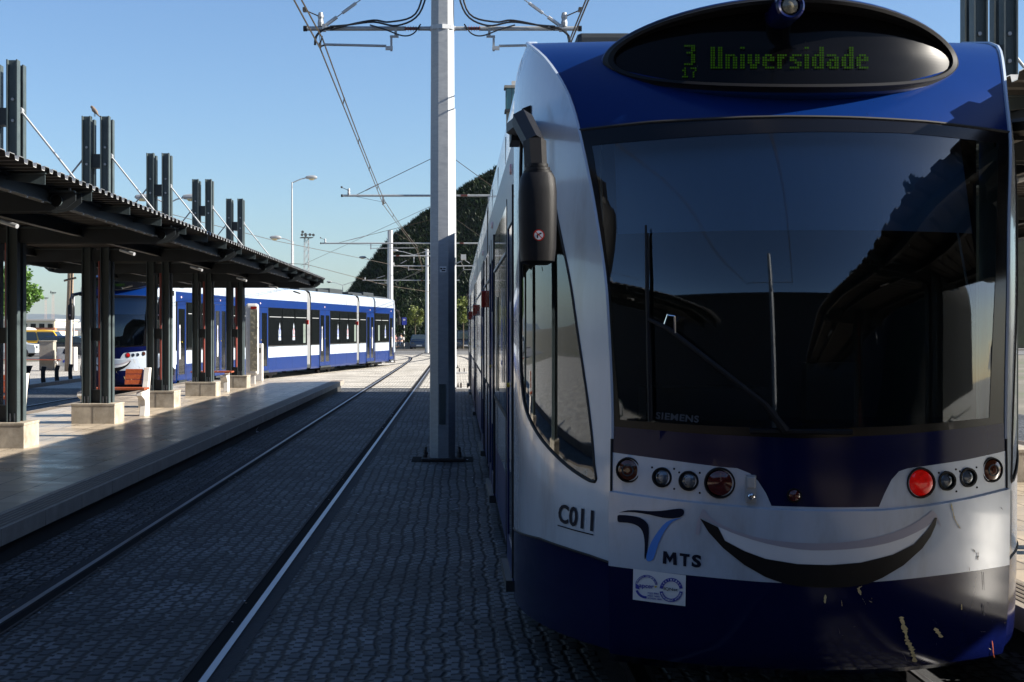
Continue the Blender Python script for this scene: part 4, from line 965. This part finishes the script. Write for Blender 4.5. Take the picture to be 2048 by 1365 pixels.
# cabinets and wooden pole
m = MB(); m.box((0,0,.64), (.62,.5,1.28), CONC); m.box((0,0,1.30), (.68,.56,.05), CONC); o = m.obj("utility_cabinet", bevel=.01); o.location = (-18.2,66.7,.02); tag(o, "tall weathered concrete cabinet left of the pair", "cabinet")
t = thing("utility_cabinet", "pale cabinet with torn posters right of the weathered one", "cabinet", (-17.25,66.4,.02))
m = MB(); m.box((0,0,.52), (.78,.5,1.04), CONCW); m.obj("case", t, bevel=.01); m = MB(); m.box((-.06,-.255,.62), (.52,.012,.72), GALVL); m.box((.0,-.263,.83), (.22,.004,.22), INKDARK, Matrix.Rotation(.4,3,'Y')); m.box((-.05,-.264,.43), (.18,.004,.10), INKBLUE, Matrix.Rotation(-.5,3,'Y')); m.obj("door", t)
t = thing("wooden_pole", "old cracked wooden pole with a steel conduit by the cabinets", "wooden pole", (-16.9,65.2,0))
m = MB(); m.tube([(0,0,0),(.03,0,1.6),(.10,0,4.0),(.12,0,6.2)], [.16,.15,.13,.12], WOODP, 12); m.obj("trunk", t, smooth=True)
m = MB(); m.tube([(.12,-.13,0),(.16,-.12,2.4)], .045, GALVL, 8); m.tube([(.16,-.12,2.4),(.22,-.1,4.6)], .02, CABLE, 6); m.obj("conduit", t)
# ------------------------------------------------------------------ cars
def paint(name, c): return mat(name, c, .25, coat=.8, var=.06, scale=2)
CARG = mat("car_glass", (.02,.03,.035), .05, coat=.5)
def car(x, y, rot, m_, label, kind='hatch', L_=4.1):
    c = thing("parked_car", label, "car", (x,y,.0), rot, "parked cars"); W = .84; h = {'hatch':1.45,'van':1.85,'sedan':1.42}[kind]
    a = L_/2
    low = [(-a,.28),(-a-.02,.62),(-a+.05,.88),(-a+.95,.98),(a-.25,1.0),(a,.92),(a+.02,.5),(a-.05,.26)]
    if kind == 'hatch': top = [(-a+.95,.97),(-a+1.75,h-.04),(-a+2.3,h),(a-.75,h-.05),(a-.12,1.0)]
    elif kind == 'sedan': top = [(-a+1.05,.97),(-a+1.8,h-.03),(-a+2.5,h),(a-1.25,h-.06),(a-.55,1.0)]
    else: top = [(-a+.6,.97),(-a+1.2,h-.05),(-a+1.8,h),(a-.15,h-.03),(a-.02,1.0)]
    b = MB(); b.prism(low, -W, W, m_, 'Y')
    n = len(top); ins = .12
    vs = [(p[0],-W+ (ins if p[1] > 1.05 else .01),p[1]) for p in top]+[(p[0],W-(ins if p[1] > 1.05 else .01),p[1]) for p in top]
    b.add(vs, [tuple(reversed(range(n))),tuple(range(n,2*n))]+[(i,(i+1)%n,n+(i+1)%n,n+i) for i in range(n)], m_); b.obj("body", c, bevel=.05, smooth=True, angle=50)
    g = MB()
    def lerp(p,q,t): return (p[0]+(q[0]-p[0])*t, p[1]+(q[1]-p[1])*t)
    for s in (-1,1):
        yb, yt = s*(W-.012), s*(W-.108)
        base = [lerp(top[0],top[1],.12), lerp(top[0],top[1],.86)]; fx0, fx1 = base[0], base[1]; rx1, rx0 = lerp(top[-1],top[-2],.86), lerp(top[-1],top[-2],.12)
        q = [fx0, fx1, (rx1[0], rx1[1]), rx0]
        ym = lambda z: s*(W-.008-(z-1.0)/(h-1.0)*.10)
        for t0,t1 in ((.02,.47),(.50,.97)):
            A = lerp(q[0],q[3],t0); B = lerp(q[1],q[2],t0); C = lerp(q[1],q[2],t1); D = lerp(q[0],q[3],t1)
            g.add([(p[0],ym(p[1])+s*.006,p[1]) for p in (A,B,C,D)], [(0,1,2,3)], CARG)
    for (p,q_) in ((top[0],top[1]),(top[-1],top[-2])):
        A, B = lerp(p,q_,.1), lerp(p,q_,.9); d = Vector((q_[0]-p[0],0,q_[1]-p[1])).normalized(); nn = Vector((-d.z,0,d.x)); nn = nn if (nn.x < 0) == (p[0] < 0) else -nn
        g.add([Vector((A[0],-W+.12,A[1]))+nn*.012, Vector((A[0],W-.12,A[1]))+nn*.012, Vector((B[0],W-.17,B[1]))+nn*.012, Vector((B[0],-W+.17,B[1]))+nn*.012], [(0,1,2,3)], CARG)
    g.obj("windows", c)
    for sx in (-1,1):
        for s in (-1,1):
            w = MB(); w.lathe([(.18,-.10),(.30,-.10),(.31,-.02),(.31,.09),(.29,.10),(.20,.10)], RUBBER, (sx*(a-.78),s*(W-.09),.31), 'Y', 18); wo = w.obj("wheel", c)
            w = MB(); w.lathe([(.19,0),(.05,.01*s),(.0001,.012*s)], GALVL, (sx*(a-.78),s*(W+.012),.31), 'Y', 12, cap=False); w.obj("rim", wo)
    for s in (-1,1):
        w = MB(); w.box((-a-.0,s*.6,.68), (.08,.3,.15), MATS["clear_lens"]); w.obj("headlight", c, bevel=.02)
        w = MB(); w.box((a-.0,s*.66,.78), (.06,.2,.18), REDL); w.obj("tail_light", c, bevel=.02)
    w = MB(); w.box((-a-.03,0,.45), (.02,.5,.11), CONCW); w.obj("number_plate", c)
    return c
mat("clear_lens", (.5,.5,.5), .1, coat=.5)
SIL = paint("silver_car_paint", (.42,.45,.47)); YELC = paint("yellow_car_paint", (.62,.36,.02)); DK = paint("dark_car_paint", (.008,.012,.02)); DB = paint("navy_car_paint", (.012,.025,.06)); WHC = paint("white_car_paint", (.7,.72,.74)); GRC = paint("grey_car_paint", (.10,.11,.12))
car(-30.2, 101, pi, SIL, "silver hatchback parked side on, first behind the left columns")
car(-29.5, 107.5, pi, YELC, "yellow van parked behind the silver hatchback", 'van', 3.9)
car(-29.2, 116, pi, DK, "long black car with its low roof behind the yellow van", 'sedan', 4.5)
car(-27.0, 104, pi, DB, "dark blue hatchback parked right of the concrete cabinets")
car(-24.4, 96.5, pi, DK, "low black car partly hidden at the column, right of the wooden pole", 'sedan')
for i,(x,y,mm,k,lb) in enumerate(((-35,118,GRC,'hatch',"grey hatchback far in the lot, left behind the yellow van"),(-32.5,124,WHC,'hatch',"white hatchback in the back row of the parking lot"),(-31,131,DB,'sedan',"navy saloon in the back row beneath the tent roofs"),(-28,124,SIL,'sedan',"silver saloon in the back row, right of the wooden pole"),(-26.5,112,YELC,'hatch',"small yellow car half hidden right of the dark blue one"),(-37,110,DB,'sedan',"navy saloon left of the yellow van behind the first column"),(-36,132,GRC,'sedan',"grey saloon at the far left end of the back row"))):
    car(x,y,pi if i%2 else 0,mm,lb,k)
car(-3.4, 137.2, pi/2, DB, "dark car facing the camera beside the slim pale pole, under the slope", 'hatch'); car(.75, 137.4, pi/2, DK, "dark van facing the camera right of the near steel pole", 'van'); car(2.9, 137.8, pi/2, DB, "small dark car under the slope just left of the near tram", 'hatch')
# ------------------------------------------------------------------ street lamps and masts
def lamp(x, y, h, arms, label, r=.06):
    p = thing("street_lamp", label, "street lamp", (x,y,0), 0, "tall street lamps"); m = MB(); m.tube([(0,0,0),(0,0,h*.5),(0,0,h)], [r*1.3,r,r*.7], GALVL, 10); m.obj("post", p, smooth=True)
    for dx, up in arms:
        s = 1 if dx > 0 else -1; m = MB(); m.tube([(0,0,h-.05),(dx*.6,0,h+up*.7),(dx,0,h+up)], r*.55, GALVL, 6); m.obj("arm", p)
        m = MB(); m.lathe([(.02,-.35),(.09,-.28),(.13,0),(.12,.25),(.05,.36)], GALV, (dx+s*.3,0,h+up+.03), 'X', 10); hd = m.obj("lamp_head", p, smooth=True)
        m = MB(); m.lathe([(.001,-.22),(.10,-.12),(.11,.1),(.001,.22)], MATS["lamp_glass"], (dx+s*.33,0,h+up-.04), 'X', 10); m.obj("lamp_glass", hd, smooth=True)
    return p
mat("lamp_glass", (.55,.45,.25), .2, coat=.5)
lamp(-9.9, 90, 10.7, [(.85,.25)], "tall single street lamp rising beyond the left shelter's end", .06)
lamp(-8.7, 150, 8.9, [(-.45,.2)], "blue grey single lamp in front of the dark slope"); lamp(-4.2, 146, 9.2, [(-1.6,.35),(1.6,.35)], "double armed street lamp at the road crossing")
lamp(-16, 210, 8.2, [(-1.6,.4),(1.6,.4)], "small double armed lamp far off left of the slope"); lamp(-10.1, 92.5, 7.3, [(-.8,.2)], "shorter lamp with its lantern pointing left, beside the tall single lamp", .05)
lamp(-11.6, 60, 6.9, [(.65,.2),(-.65,.2)], "double lamp whose lanterns show above the shelter roof at the middle columns", .05)
def mast(x, y, h, w, label, m_=GALV, n=14, ladder=True):
    p = thing("floodlight_mast", label, "lattice mast", (x,y,0), .3, "lattice floodlight masts"); m = MB(); t = w*.055
    for a in (-1,1):
        for b in (-1,1): m.tube([(a*w/2,b*w/2,0),(a*w/2*.7,b*w/2*.7,h)], t, m_, 4)
    for i in range(n):
        z0, z1 = h*i/n, h*(i+1)/n; k = w/2*(1-.3*(i+.5)/n)
        for s in (-1,1): m.tube([(-k*s,-k,z0),(k*s,-k,z1)], t*.55, m_, 3); m.tube([(-k*s,k,z0),(k*s,k,z1)], t*.55, m_, 3); m.tube([(k,-k*s,z0),(k,k*s,z1)], t*.55, m_, 3)
    m.obj("lattice", p); m = MB(); m.box((0,0,h+.1), (w*2.0,w*2.0,w*.12), STEELD); m.tube([(-w,-w,h+w*.6),(w,-w,h+w*.6)], t, STEELD, 4); m.obj("head_frame", p)
    for i,(a,b,c_) in enumerate(((-1,-.9,.5),(-.4,-.9,.6),(.4,-.9,.55),(1,-.9,.5),(-.9,-.9,1.0),(0,.9,.5))):
        m = MB(); m.lathe([(w*.26,-w*.15),(w*.2,w*.1),(w*.08,w*.2)], STEELD, (a*w,b*w,h+c_*w), 'Y', 8); m.obj("floodlight", p)
    return p
mast(-30.1, 300, 20.3, 1.15, "large lattice floodlight mast above the far end of the shelter")
mast(-101, 375, 11.0, .6, "taller thin pinkish floodlight mast left of the wooden pole", MATS["mast_pink"] if "mast_pink" in MATS else mat("mast_pink", (.5,.36,.32), .6), 12)
mast(-122, 445, 11.2, .6, "shorter thin floodlight mast left of the other, near the tree", MATS["mast_pink"], 12)
mast(-112, 390, 18.5, .7, "distant mast whose lamps show just right of the first column", GALV, 12)
m = MB(); m.tube([(0,0,0),(0,0,4.6)], .045, GALVL); o = m.obj("sign_post"); o.location = (-24.9,101,0); tag(o, "thin pale upright post by the dark cars right of the wooden pole", "post")
for x,y,h,lb in ((-33.2,108,4.6,"thin white flag post left among the parked cars"),(-30.3,100,6,"thin grey post in front of the silver hatchback"),(-31.3,125,5.4,"white post behind the cars beside the cream building"),(-28.6,112,4.3,"short square post just left of the wooden pole")):
    m = MB(); m.tube([(0,0,0),(0,0,h)], .05, GALVL); o = m.obj("post"); o.location = (x,y,0); tag(o, lb, "post", "thin posts in the parking lot")
# bus stop sign
t = thing("bus_stop_sign", "blue sign on a banded pole beside the two seated people", "sign", (-4.7,133.5,.13)); m = MB()
for i in range(8): m.tube([(0,0,i*.27),(0,0,(i+1)*.27)], .045, CONCW if i%2 else BLACKM, 8)
m.obj("pole", t); m = MB(); m.box((0,-.03,2.5), (.42,.05,.65), INKBLUE); m.box((0,-.06,2.62), (.2,.01,.15), CONCW); m.obj("sign_panel", t, bevel=.02)
# ------------------------------------------------------------------ foliage
def leaf_mat(name, c, v=.45, tr=.25):
    m = bpy.data.materials.new(name); m.use_nodes = True; n, l = nodes(m); b = n["Principled BSDF"]; b.inputs["Roughness"].default_value = .55
    oi = n.new("ShaderNodeTexCoord"); nz = n.new("ShaderNodeTexNoise"); nz.inputs["Scale"].default_value = 2.2; nz.inputs["Detail"].default_value = 5; l.new(oi.outputs["Object"], nz.inputs[0])
    r = ramp(n, [(.3, tuple(x*(1-v) for x in c)), (.7, tuple(x*(1+v) for x in c))]); l.new(nz.outputs[0], r.inputs[0]); l.new(r.outputs[0], b.inputs["Base Color"])
    t = n.new("ShaderNodeBsdfTranslucent"); l.new(r.outputs[0], t.inputs[0]); mx = n.new("ShaderNodeMixShader"); mx.inputs[0].default_value = tr
    l.new(b.outputs[0], mx.inputs[1]); l.new(t.outputs[0], mx.inputs[2]); l.new(mx.outputs[0], n["Material Output"].inputs[0]); MATS[name] = m; return m
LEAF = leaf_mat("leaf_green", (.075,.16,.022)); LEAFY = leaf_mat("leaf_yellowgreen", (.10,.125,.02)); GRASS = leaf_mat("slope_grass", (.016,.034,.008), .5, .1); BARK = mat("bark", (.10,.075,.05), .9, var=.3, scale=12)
def tree(x, y, h, rad, crown_z, lm, label, n=2600, leaf=.09, seed=1, sq=1.0, kind="tree"):
    rnd = random.Random(seed); t = thing(kind, label, "tree", (x,y,0), 0)
    m = MB(); m.tube([(0,0,0),(.03,.02,h*.3),(0,0,crown_z)], [rad*.09,rad*.07,rad*.05], BARK, 8)
    cl = []
    for i in range(16):
        a = rnd.uniform(0,2*pi); e = rnd.uniform(-.5,1.2); q = rnd.uniform(.35,.85); c = Vector((cos(a)*cos(e)*rad*q, sin(a)*cos(e)*rad*q, crown_z+sin(e)*rad*q*sq)); cl.append((c, rad*rnd.uniform(.26,.46)))
        m.tube([(0,0,crown_z-rad*.5),tuple(c*.5+Vector((0,0,crown_z*.5))),tuple(c)], [rad*.045,rad*.025,rad*.01], BARK, 5)
    m.obj("trunk", t, smooth=True); m = MB(); vs = []; fs = []
    for i in range(n):
        c, r = rnd.choice(cl); d = Vector((rnd.gauss(0,1),rnd.gauss(0,1),rnd.gauss(0,1))).normalized()*r*rnd.uniform(.45,1.12); p = c+d; p.z = crown_z+(p.z-crown_z)*sq
        a = Vector((rnd.gauss(0,1),rnd.gauss(0,1),rnd.gauss(0,.6))).normalized(); b = a.cross(Vector((rnd.gauss(0,1),rnd.gauss(0,1),rnd.gauss(0,1)))).normalized(); s = leaf*rnd.uniform(.6,1.4); k = len(vs)
        vs += [p-a*s, p-b*s*.5, p+a*s, p+b*s*.5]; fs.append((k,k+1,k+2,k+3))
    m.add(vs, fs, lm); m.obj("crown", t)
    return t
tree(-27.0, 92, 4.8, 1.75, 3.75, LEAF, "leafy green tree behind the first columns at the left edge", 5200, .13, 3, 1.05)
tree(.55, 134.8, 4.6, .8, 3.3, LEAFY, "young yellow green tree right of the near steel pole", 1500, .10, 5, 1.5); tree(-3.9, 139.2, 4.4, .8, 3.1, LEAFY, "young yellow green tree beside the slim pale pole", 1300, .10, 9, 1.4)
# ------------------------------------------------------------------ dark grassy slope
rs = random.Random(11)
sil = [(-13.5,.0),(-12.2,3.6),(-11.2,5.2),(-9.5,7.4),(-7.7,9.5),(-5.5,11.6),(-3.2,13.5),(0,15.3),(3.5,17.5),(8,20.5),(14,23.5),(30,26),(80,27)]
def sz(x):
    if x <= sil[0][0]: return 0
    for (a,b),(c,d) in zip(sil, sil[1:]):
        if x <= c: return b+(d-b)*(x-a)/(c-a)
    return 27
def nz2(x, y): return sin(x*.9+1.3*sin(y*.37))*.5+sin(y*.7+x*.31)*.4+sin(x*2.3+y*1.9)*.2+sin(x*5.1-y*3.7)*.1
def hill(x, y):
    r = max(0, y-141.5); k = 1-math.exp(-r/16.0) if r > 0 else 0
    h = sz(x)*min(1, (r/7.5)**.8)
    return h+(.45*nz2(x*.8,y*.8) if h > .4 else 0)
xs = [-14+i*.7 for i in range(100)]; ys = [141.3+j*1.0 for j in range(20)]+[161+j*6 for j in range(14)]
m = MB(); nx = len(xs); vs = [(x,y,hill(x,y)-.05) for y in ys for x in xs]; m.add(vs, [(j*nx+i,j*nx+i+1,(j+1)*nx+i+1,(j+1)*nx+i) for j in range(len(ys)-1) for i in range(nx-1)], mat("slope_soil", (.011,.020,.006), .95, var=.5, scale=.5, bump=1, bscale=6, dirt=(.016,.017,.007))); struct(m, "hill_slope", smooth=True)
m = MB(); vs = []; fs = []
for i in range(30000):
    x = rs.uniform(-13.3, 9); y = rs.uniform(141.6, 151); z = hill(x,y)-.1
    s = rs.uniform(.18,.45); a = rs.uniform(0,2*pi); w = rs.uniform(.05,.12); lx, ly = rs.uniform(-.35,.35), rs.uniform(-.3,.3); k = len(vs)
    vs += [(x-cos(a)*w,y-sin(a)*w,z),(x+cos(a)*w,y+sin(a)*w,z),(x+lx,y+ly,z+s)]; fs.append((k,k+1,k+2))
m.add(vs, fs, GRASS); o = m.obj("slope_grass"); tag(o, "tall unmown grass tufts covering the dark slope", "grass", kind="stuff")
# ------------------------------------------------------------------ buildings
def building(x, y, w, d, h, wall, label, rows=1, cols=6, roof=None, band=None):
    b = thing("building", label, "building", (x,y,0)); m = MB(); m.bx(-w/2,w/2,0,d,0,h,wall)
    if band: m.bx(-w/2-.02,w/2+.02,-.02,d,h*.42,h*.62,band)
    m.obj("walls", b); m = MB(); m.bx(-w/2-.3,w/2+.3,-.3,d+.3,h,h+.35,roof or CONCW); m.obj("roof", b)
    for r in range(rows):
        for c in range(cols):
            cx = -w/2+(c+.5)*w/cols; z = h*(.72 if rows == 1 else (r+.55)/rows); m = MB(); m.bx(cx-w/cols*.3,cx+w/cols*.3,-.08,.02,z-.45,z+.45,BUSG); m.obj("window", b)
    return b
building(-8, -26, 96, 13.5, 6.7, mat("depot_cladding", (.02,.021,.023), .8, var=.2, scale=1), "long low dark depot behind the camera, seen only mirrored in the windshield", 1, 12, MATS["depot_cladding"])
# unseen rise added on the right to shade the ground behind the camera
m = MB(); vs = []
for j in range(14):
    for i in range(22):
        y = -36+i*1.5; x = 15+j*3.2; e = 1-math.exp(-j/3.0); vs.append((x,y,e*(14+.3*sin(y*.5)+.2*sin(y*.9+j))*min(1,max(0,(-4.2-y)/4))))
m.add(vs, [(j*22+i,j*22+i+1,(j+1)*22+i+1,(j+1)*22+i) for j in range(13) for i in range(21)], MATS["slope_soil"]); struct(m, "shade_rise", smooth=True)
# distant hills
m = MB(); N = 60; pts = [(-2600+i*90, 0) for i in range(N)]
vs = []
for i,(x,_) in enumerate(pts):
    h = 45+70*math.exp(-((x+1250)/420)**2)+22*math.exp(-((x+600)/260)**2)+6*sin(i*1.3)
    h *= .42; vs += [(x,3950,-1),(x,4300,max(2,h)),(x,5600,h*.7)]
m.add(vs, [(3*i+k,3*i+3+k,3*i+4+k,3*i+1+k) for i in range(N-1) for k in (0,1)], mat("far_hill", (.07,.095,.11), .95, var=.3, scale=.01)); struct(m, "distant_hills", smooth=True)
CREAM = mat("cream_wall", (.62,.55,.42), .8, var=.05, scale=1); TERR = mat("terracotta_band", (.45,.17,.09), .8)
building(-97, 330, 17, 20, 4.0, CREAM, "long cream building with a terracotta band beyond the parking lot", 1, 9, None, TERR)
building(-78, 365, 9, 10, 3.2, CONC, "low grey shed between the cream building and the white tent", 1, 2)
building(-64, 360, 6, 8, 7.4, mat("blue_cladding", (.05,.12,.2), .6), "dark blue clad block beside the white tent", 1, 2)
def tent(x, y, w, h, label):
    t = thing("tent", label, "tent", (x,y,0)); m = MB(); a = w/2
    m.add([(-a,-a,h*.62),(a,-a,h*.62),(a,a,h*.62),(-a,a,h*.62),(0,0,h)], [(0,1,4),(1,2,4),(2,3,4),(3,0,4)], CONCW); m.obj("canopy", t)
    for sx_ in (-1,1):
        for sy_ in (-1,1): m = MB(); m.tube([(sx_*a*.97,sy_*a*.97,0),(sx_*a*.97,sy_*a*.97,h*.62)], .06, GALVL); m.obj("leg", t)
    m = MB(); m.bx(-a,a,-a-.02,-a+.01,h*.52,h*.62,CONCW); m.obj("valance", t); return t
tent(-47, 195, 8, 3.4, "white pointed tent right of the wooden pole beyond the cars")
t = thing("storage_tank", "white domed tank behind the yellow van", "tank", (-52.9,185,0)); m = MB(); m.lathe([(1.35,0),(1.35,1.2),(1.2,1.75),(.8,2.1),(.01,2.25)], CONCW, n=24); m.obj("shell", t, smooth=True)
t = thing("storage_tank", "smaller white domed tank right of the first, nearer the wooden pole", "tank", (-50.4,185,0)); m = MB(); m.lathe([(.8,0),(.8,1.2),(.6,1.7),(.01,1.85)], CONCW, n=24); m.obj("shell", t, smooth=True)
# slender tower with a glazed top
t = thing("lookout_tower", "slender tower with a greenish glazed top rising behind the near tram roof", "tower", (6.1,170,0))
TG = mat("green_tower_glass", (.05,.16,.17), .15, coat=.4)
m = MB(); m.tube([(1.2,0,0),(.6,0,24.8)], [.5,.3], CONC, 10); m.obj("shaft", t); m = MB(); m.bx(-.6,1.5,-.6,1.2,26.8,29.2,TG)
m.obj("cabin", t, bevel=.08); m = MB(); m.bx(-.75,1.6,-.75,1.3,29.2,29.5,CONC); m.bx(-.7,1.55,-.7,1.25,26.5,26.8,STEELD); m.bx(-.5,1.3,-.5,1.0,25.0,26.5,CONC); m.bx(.1,.7,0,.5,29.5,30.1,CONCW); m.obj("roof", t)
for i in range(4): m = MB(); m.bx(-.62+i*.68,-.56+i*.68,-.64,-.6,26.8,29.2,STEELD); m.obj("mullion", t)
# low wall with two seated people
m = MB(); m.bx(-7.6,-4.1,0,.45,0,.62,CONC); o = m.obj("low_wall", bevel=.02); o.location = (0,136.4,.1); tag(o, "low concrete wall under the slope beside the banded sign pole", "wall")
SKIN = mat("skin", (.45,.26,.18), .6)
def person(x, y, z, label, top, legs, face=1, hair=None):
    me = bpy.data.meshes.new("person"); J = [((0,0,.0),.15),((0,-.01,.25),.14),((0,-.02,.45),.16),((0,-.02,.56),.06),((0,-.04,.70),.105),
      ((-.09,-.2,.0),.085),((-.10,-.42,-.02),.065),((-.10,-.44,-.40),.045),((-.10,-.56,-.44),.04),((.09,-.2,.0),.085),((.10,-.42,-.02),.065),((.10,-.44,-.40),.045),((.10,-.56,-.44),.04),
      ((-.20,-.02,.46),.06),((-.25,-.08,.22),.045),((-.15,-.28,.12),.035),((-.10,-.34,.10),.035),((.20,-.02,.46),.06),((.25,-.08,.22),.045),((.15,-.28,.12),.035),((.10,-.34,.10),.035)]
    E = [(0,1),(1,2),(2,3),(3,4),(0,5),(5,6),(6,7),(7,8),(0,9),(9,10),(10,11),(11,12),(2,13),(13,14),(14,15),(15,16),(2,17),(17,18),(18,19),(19,20)]
    me.from_pydata([j[0] for j in J], E, []); me.materials.append(SKIN); o = bpy.data.objects.new("person", me); COL.objects.link(o); md = o.modifiers.new("skin",'SKIN')
    for i,j in enumerate(J): me.skin_vertices[0].data[i].radius = (j[1],j[1])
    me.skin_vertices[0].data[0].use_root = True; s = o.modifiers.new("sub",'SUBSURF'); s.levels = 1; s.render_levels = 2; o.location = (x,y,z); o.rotation_euler.z = face; tag(o, label, "person", "people seated under the slope")
    m = MB(); m.lathe([(.17,.02),(.165,.2),(.20,.42),(.10,.53)], top, (0,-.01,0), 'Z', 14); m.tube([(-.20,-.02,.46),(-.25,-.08,.24)], .065, top, 8); m.tube([(.20,-.02,.46),(.25,-.08,.24)], .065, top, 8); m.obj("shirt", o, smooth=True)
    m = MB()
    for s_ in (-1,1): m.tube([(s_*.06,0,0),(s_*.09,-.2,.0),(s_*.10,-.43,-.02),(s_*.10,-.45,-.3)], [.11,.10,.08,.065], legs, 8)
    m.obj("trousers", o, smooth=True); m = MB(); m.lathe([(.02,.83),(.09,.80),(.115,.73),(.10,.66)], BLACKM, (0,-.02,0), 'Z', 14); m.obj("hair", o, smooth=True)
person(-5.65, 136.5, .73, "seated person in a pinkish top on the low wall", mat("pink_cloth", (.35,.16,.15), .8), GRC, .5); person(-5.1, 136.5, .73, "seated person in a pale top leaning in on the low wall", mat("pale_cloth", (.4,.38,.36), .8), DB, -.4)
# bird, litter, floor fixtures
t = thing("bird", "small brown bird perched on top of the second pair of columns", "bird", (-5.82,24.1,5.22), -.6)
m = MB(); m.tube([(.07,0,.03),(.03,0,.07),(-.02,0,.11),(-.05,0,.15),(-.075,0,.165),(-.10,0,.155)], [.012,.032,.036,.026,.022,.004], mat("bird_brown", (.16,.12,.09), .8), 10); m.tube([(.05,0,.04),(.15,0,-.03)], [.015,.008], MATS["bird_brown"], 6); m.tube([(0,.01,0),(0,.01,.07)], .004, BLACKM, 4); m.tube([(0,-.01,0),(0,-.01,.07)], .004, BLACKM, 4)
m.obj("body", t, smooth=True)
def litter(x, y, s, label, seed):
    r = random.Random(seed); m = MB(); vs = [(x+r.uniform(-1,1)*s, y+r.uniform(-1,1)*s*.8, .012+abs(r.gauss(0,.5))*s) for _ in range(9)]
    fs = [(0,1,2),(1,2,3),(2,3,4),(3,4,5),(4,5,6),(5,6,7),(6,7,8),(0,2,8),(1,3,7)]; m.add(vs, fs, PAPER); tag(m.obj("litter"), label, "litter", "scraps of paper on the cobbles")
litter(-.02, 14.6, .07, "crumpled paper scrap on the cobbles between pole and tram", 1); litter(-3.5, 26, .07, "paper scrap by the left platform kerb", 2); litter(-2.95, 25.0, .03, "tiny pale scrap beside the near rail", 3)
for x,y,lb in ((.22,44.6,"small pale bollard base on the sunny cobbles by the second pole"),(.2,62,"small pale block on the sunny cobbles farther beyond the second pole")):
    m = MB(); m.box((0,0,.04), (.5,.5,.08), CONCW); 
    for a in (-.1,.1): m.lathe([(.03,.08),(.03,.22),(.01,.24)], RUSTY, (a,0,0), 'Z', 8)
    o = m.obj("floor_fixture", bevel=.01); o.location = (x,y,0); tag(o, lb, "fixture")

rg = random.Random(21); m = MB()
for i in range(170):
    y = rg.uniform(9,44); x = rg.choice([rg.gauss(-3.2,.12), rg.gauss(-2.67,.05), rg.gauss(-1.39,.03), rg.uniform(-3.3,.2), rg.gauss(.15,.12)]); s_ = rg.uniform(.006,.022); a = rg.uniform(0,6.3); z = .012
    m.add([(x+cos(a)*s_,y+sin(a)*s_,z),(x-sin(a)*s_*.6,y+cos(a)*s_*.6,z+.006),(x-cos(a)*s_,y-sin(a)*s_,z),(x+sin(a)*s_*.6,y-cos(a)*s_*.6,z+.003)], [(0,1,2,3)], [PAPER, MATS["old_pole_wood"], CONC][i%3])
tag(m.obj("gravel_and_leaf_bits"), "tiny grit and dry leaf bits scattered over the cobbles", "debris", kind="stuff")
# ------------------------------------------------------------------ air
m = MB(); m.bx(-2900,3300,-110,5700,-1.1,62,BLACKD)
hz = m.obj("haze"); hm = bpy.data.materials.new("haze_air"); hm.use_nodes = True; hn, hl = nodes(hm); hn.remove(hn["Principled BSDF"]); pv = hn.new("ShaderNodeVolumePrincipled")
pv.inputs["Color"].default_value = (.80,.88,1,1); pv.inputs["Density"].default_value = .00004; pv.inputs["Anisotropy"].default_value = .2; hl.new(pv.outputs[0], hn["Material Output"].inputs["Volume"])
hz.data.materials.clear(); hz.data.materials.append(hm); tag(hz, kind="stuff")
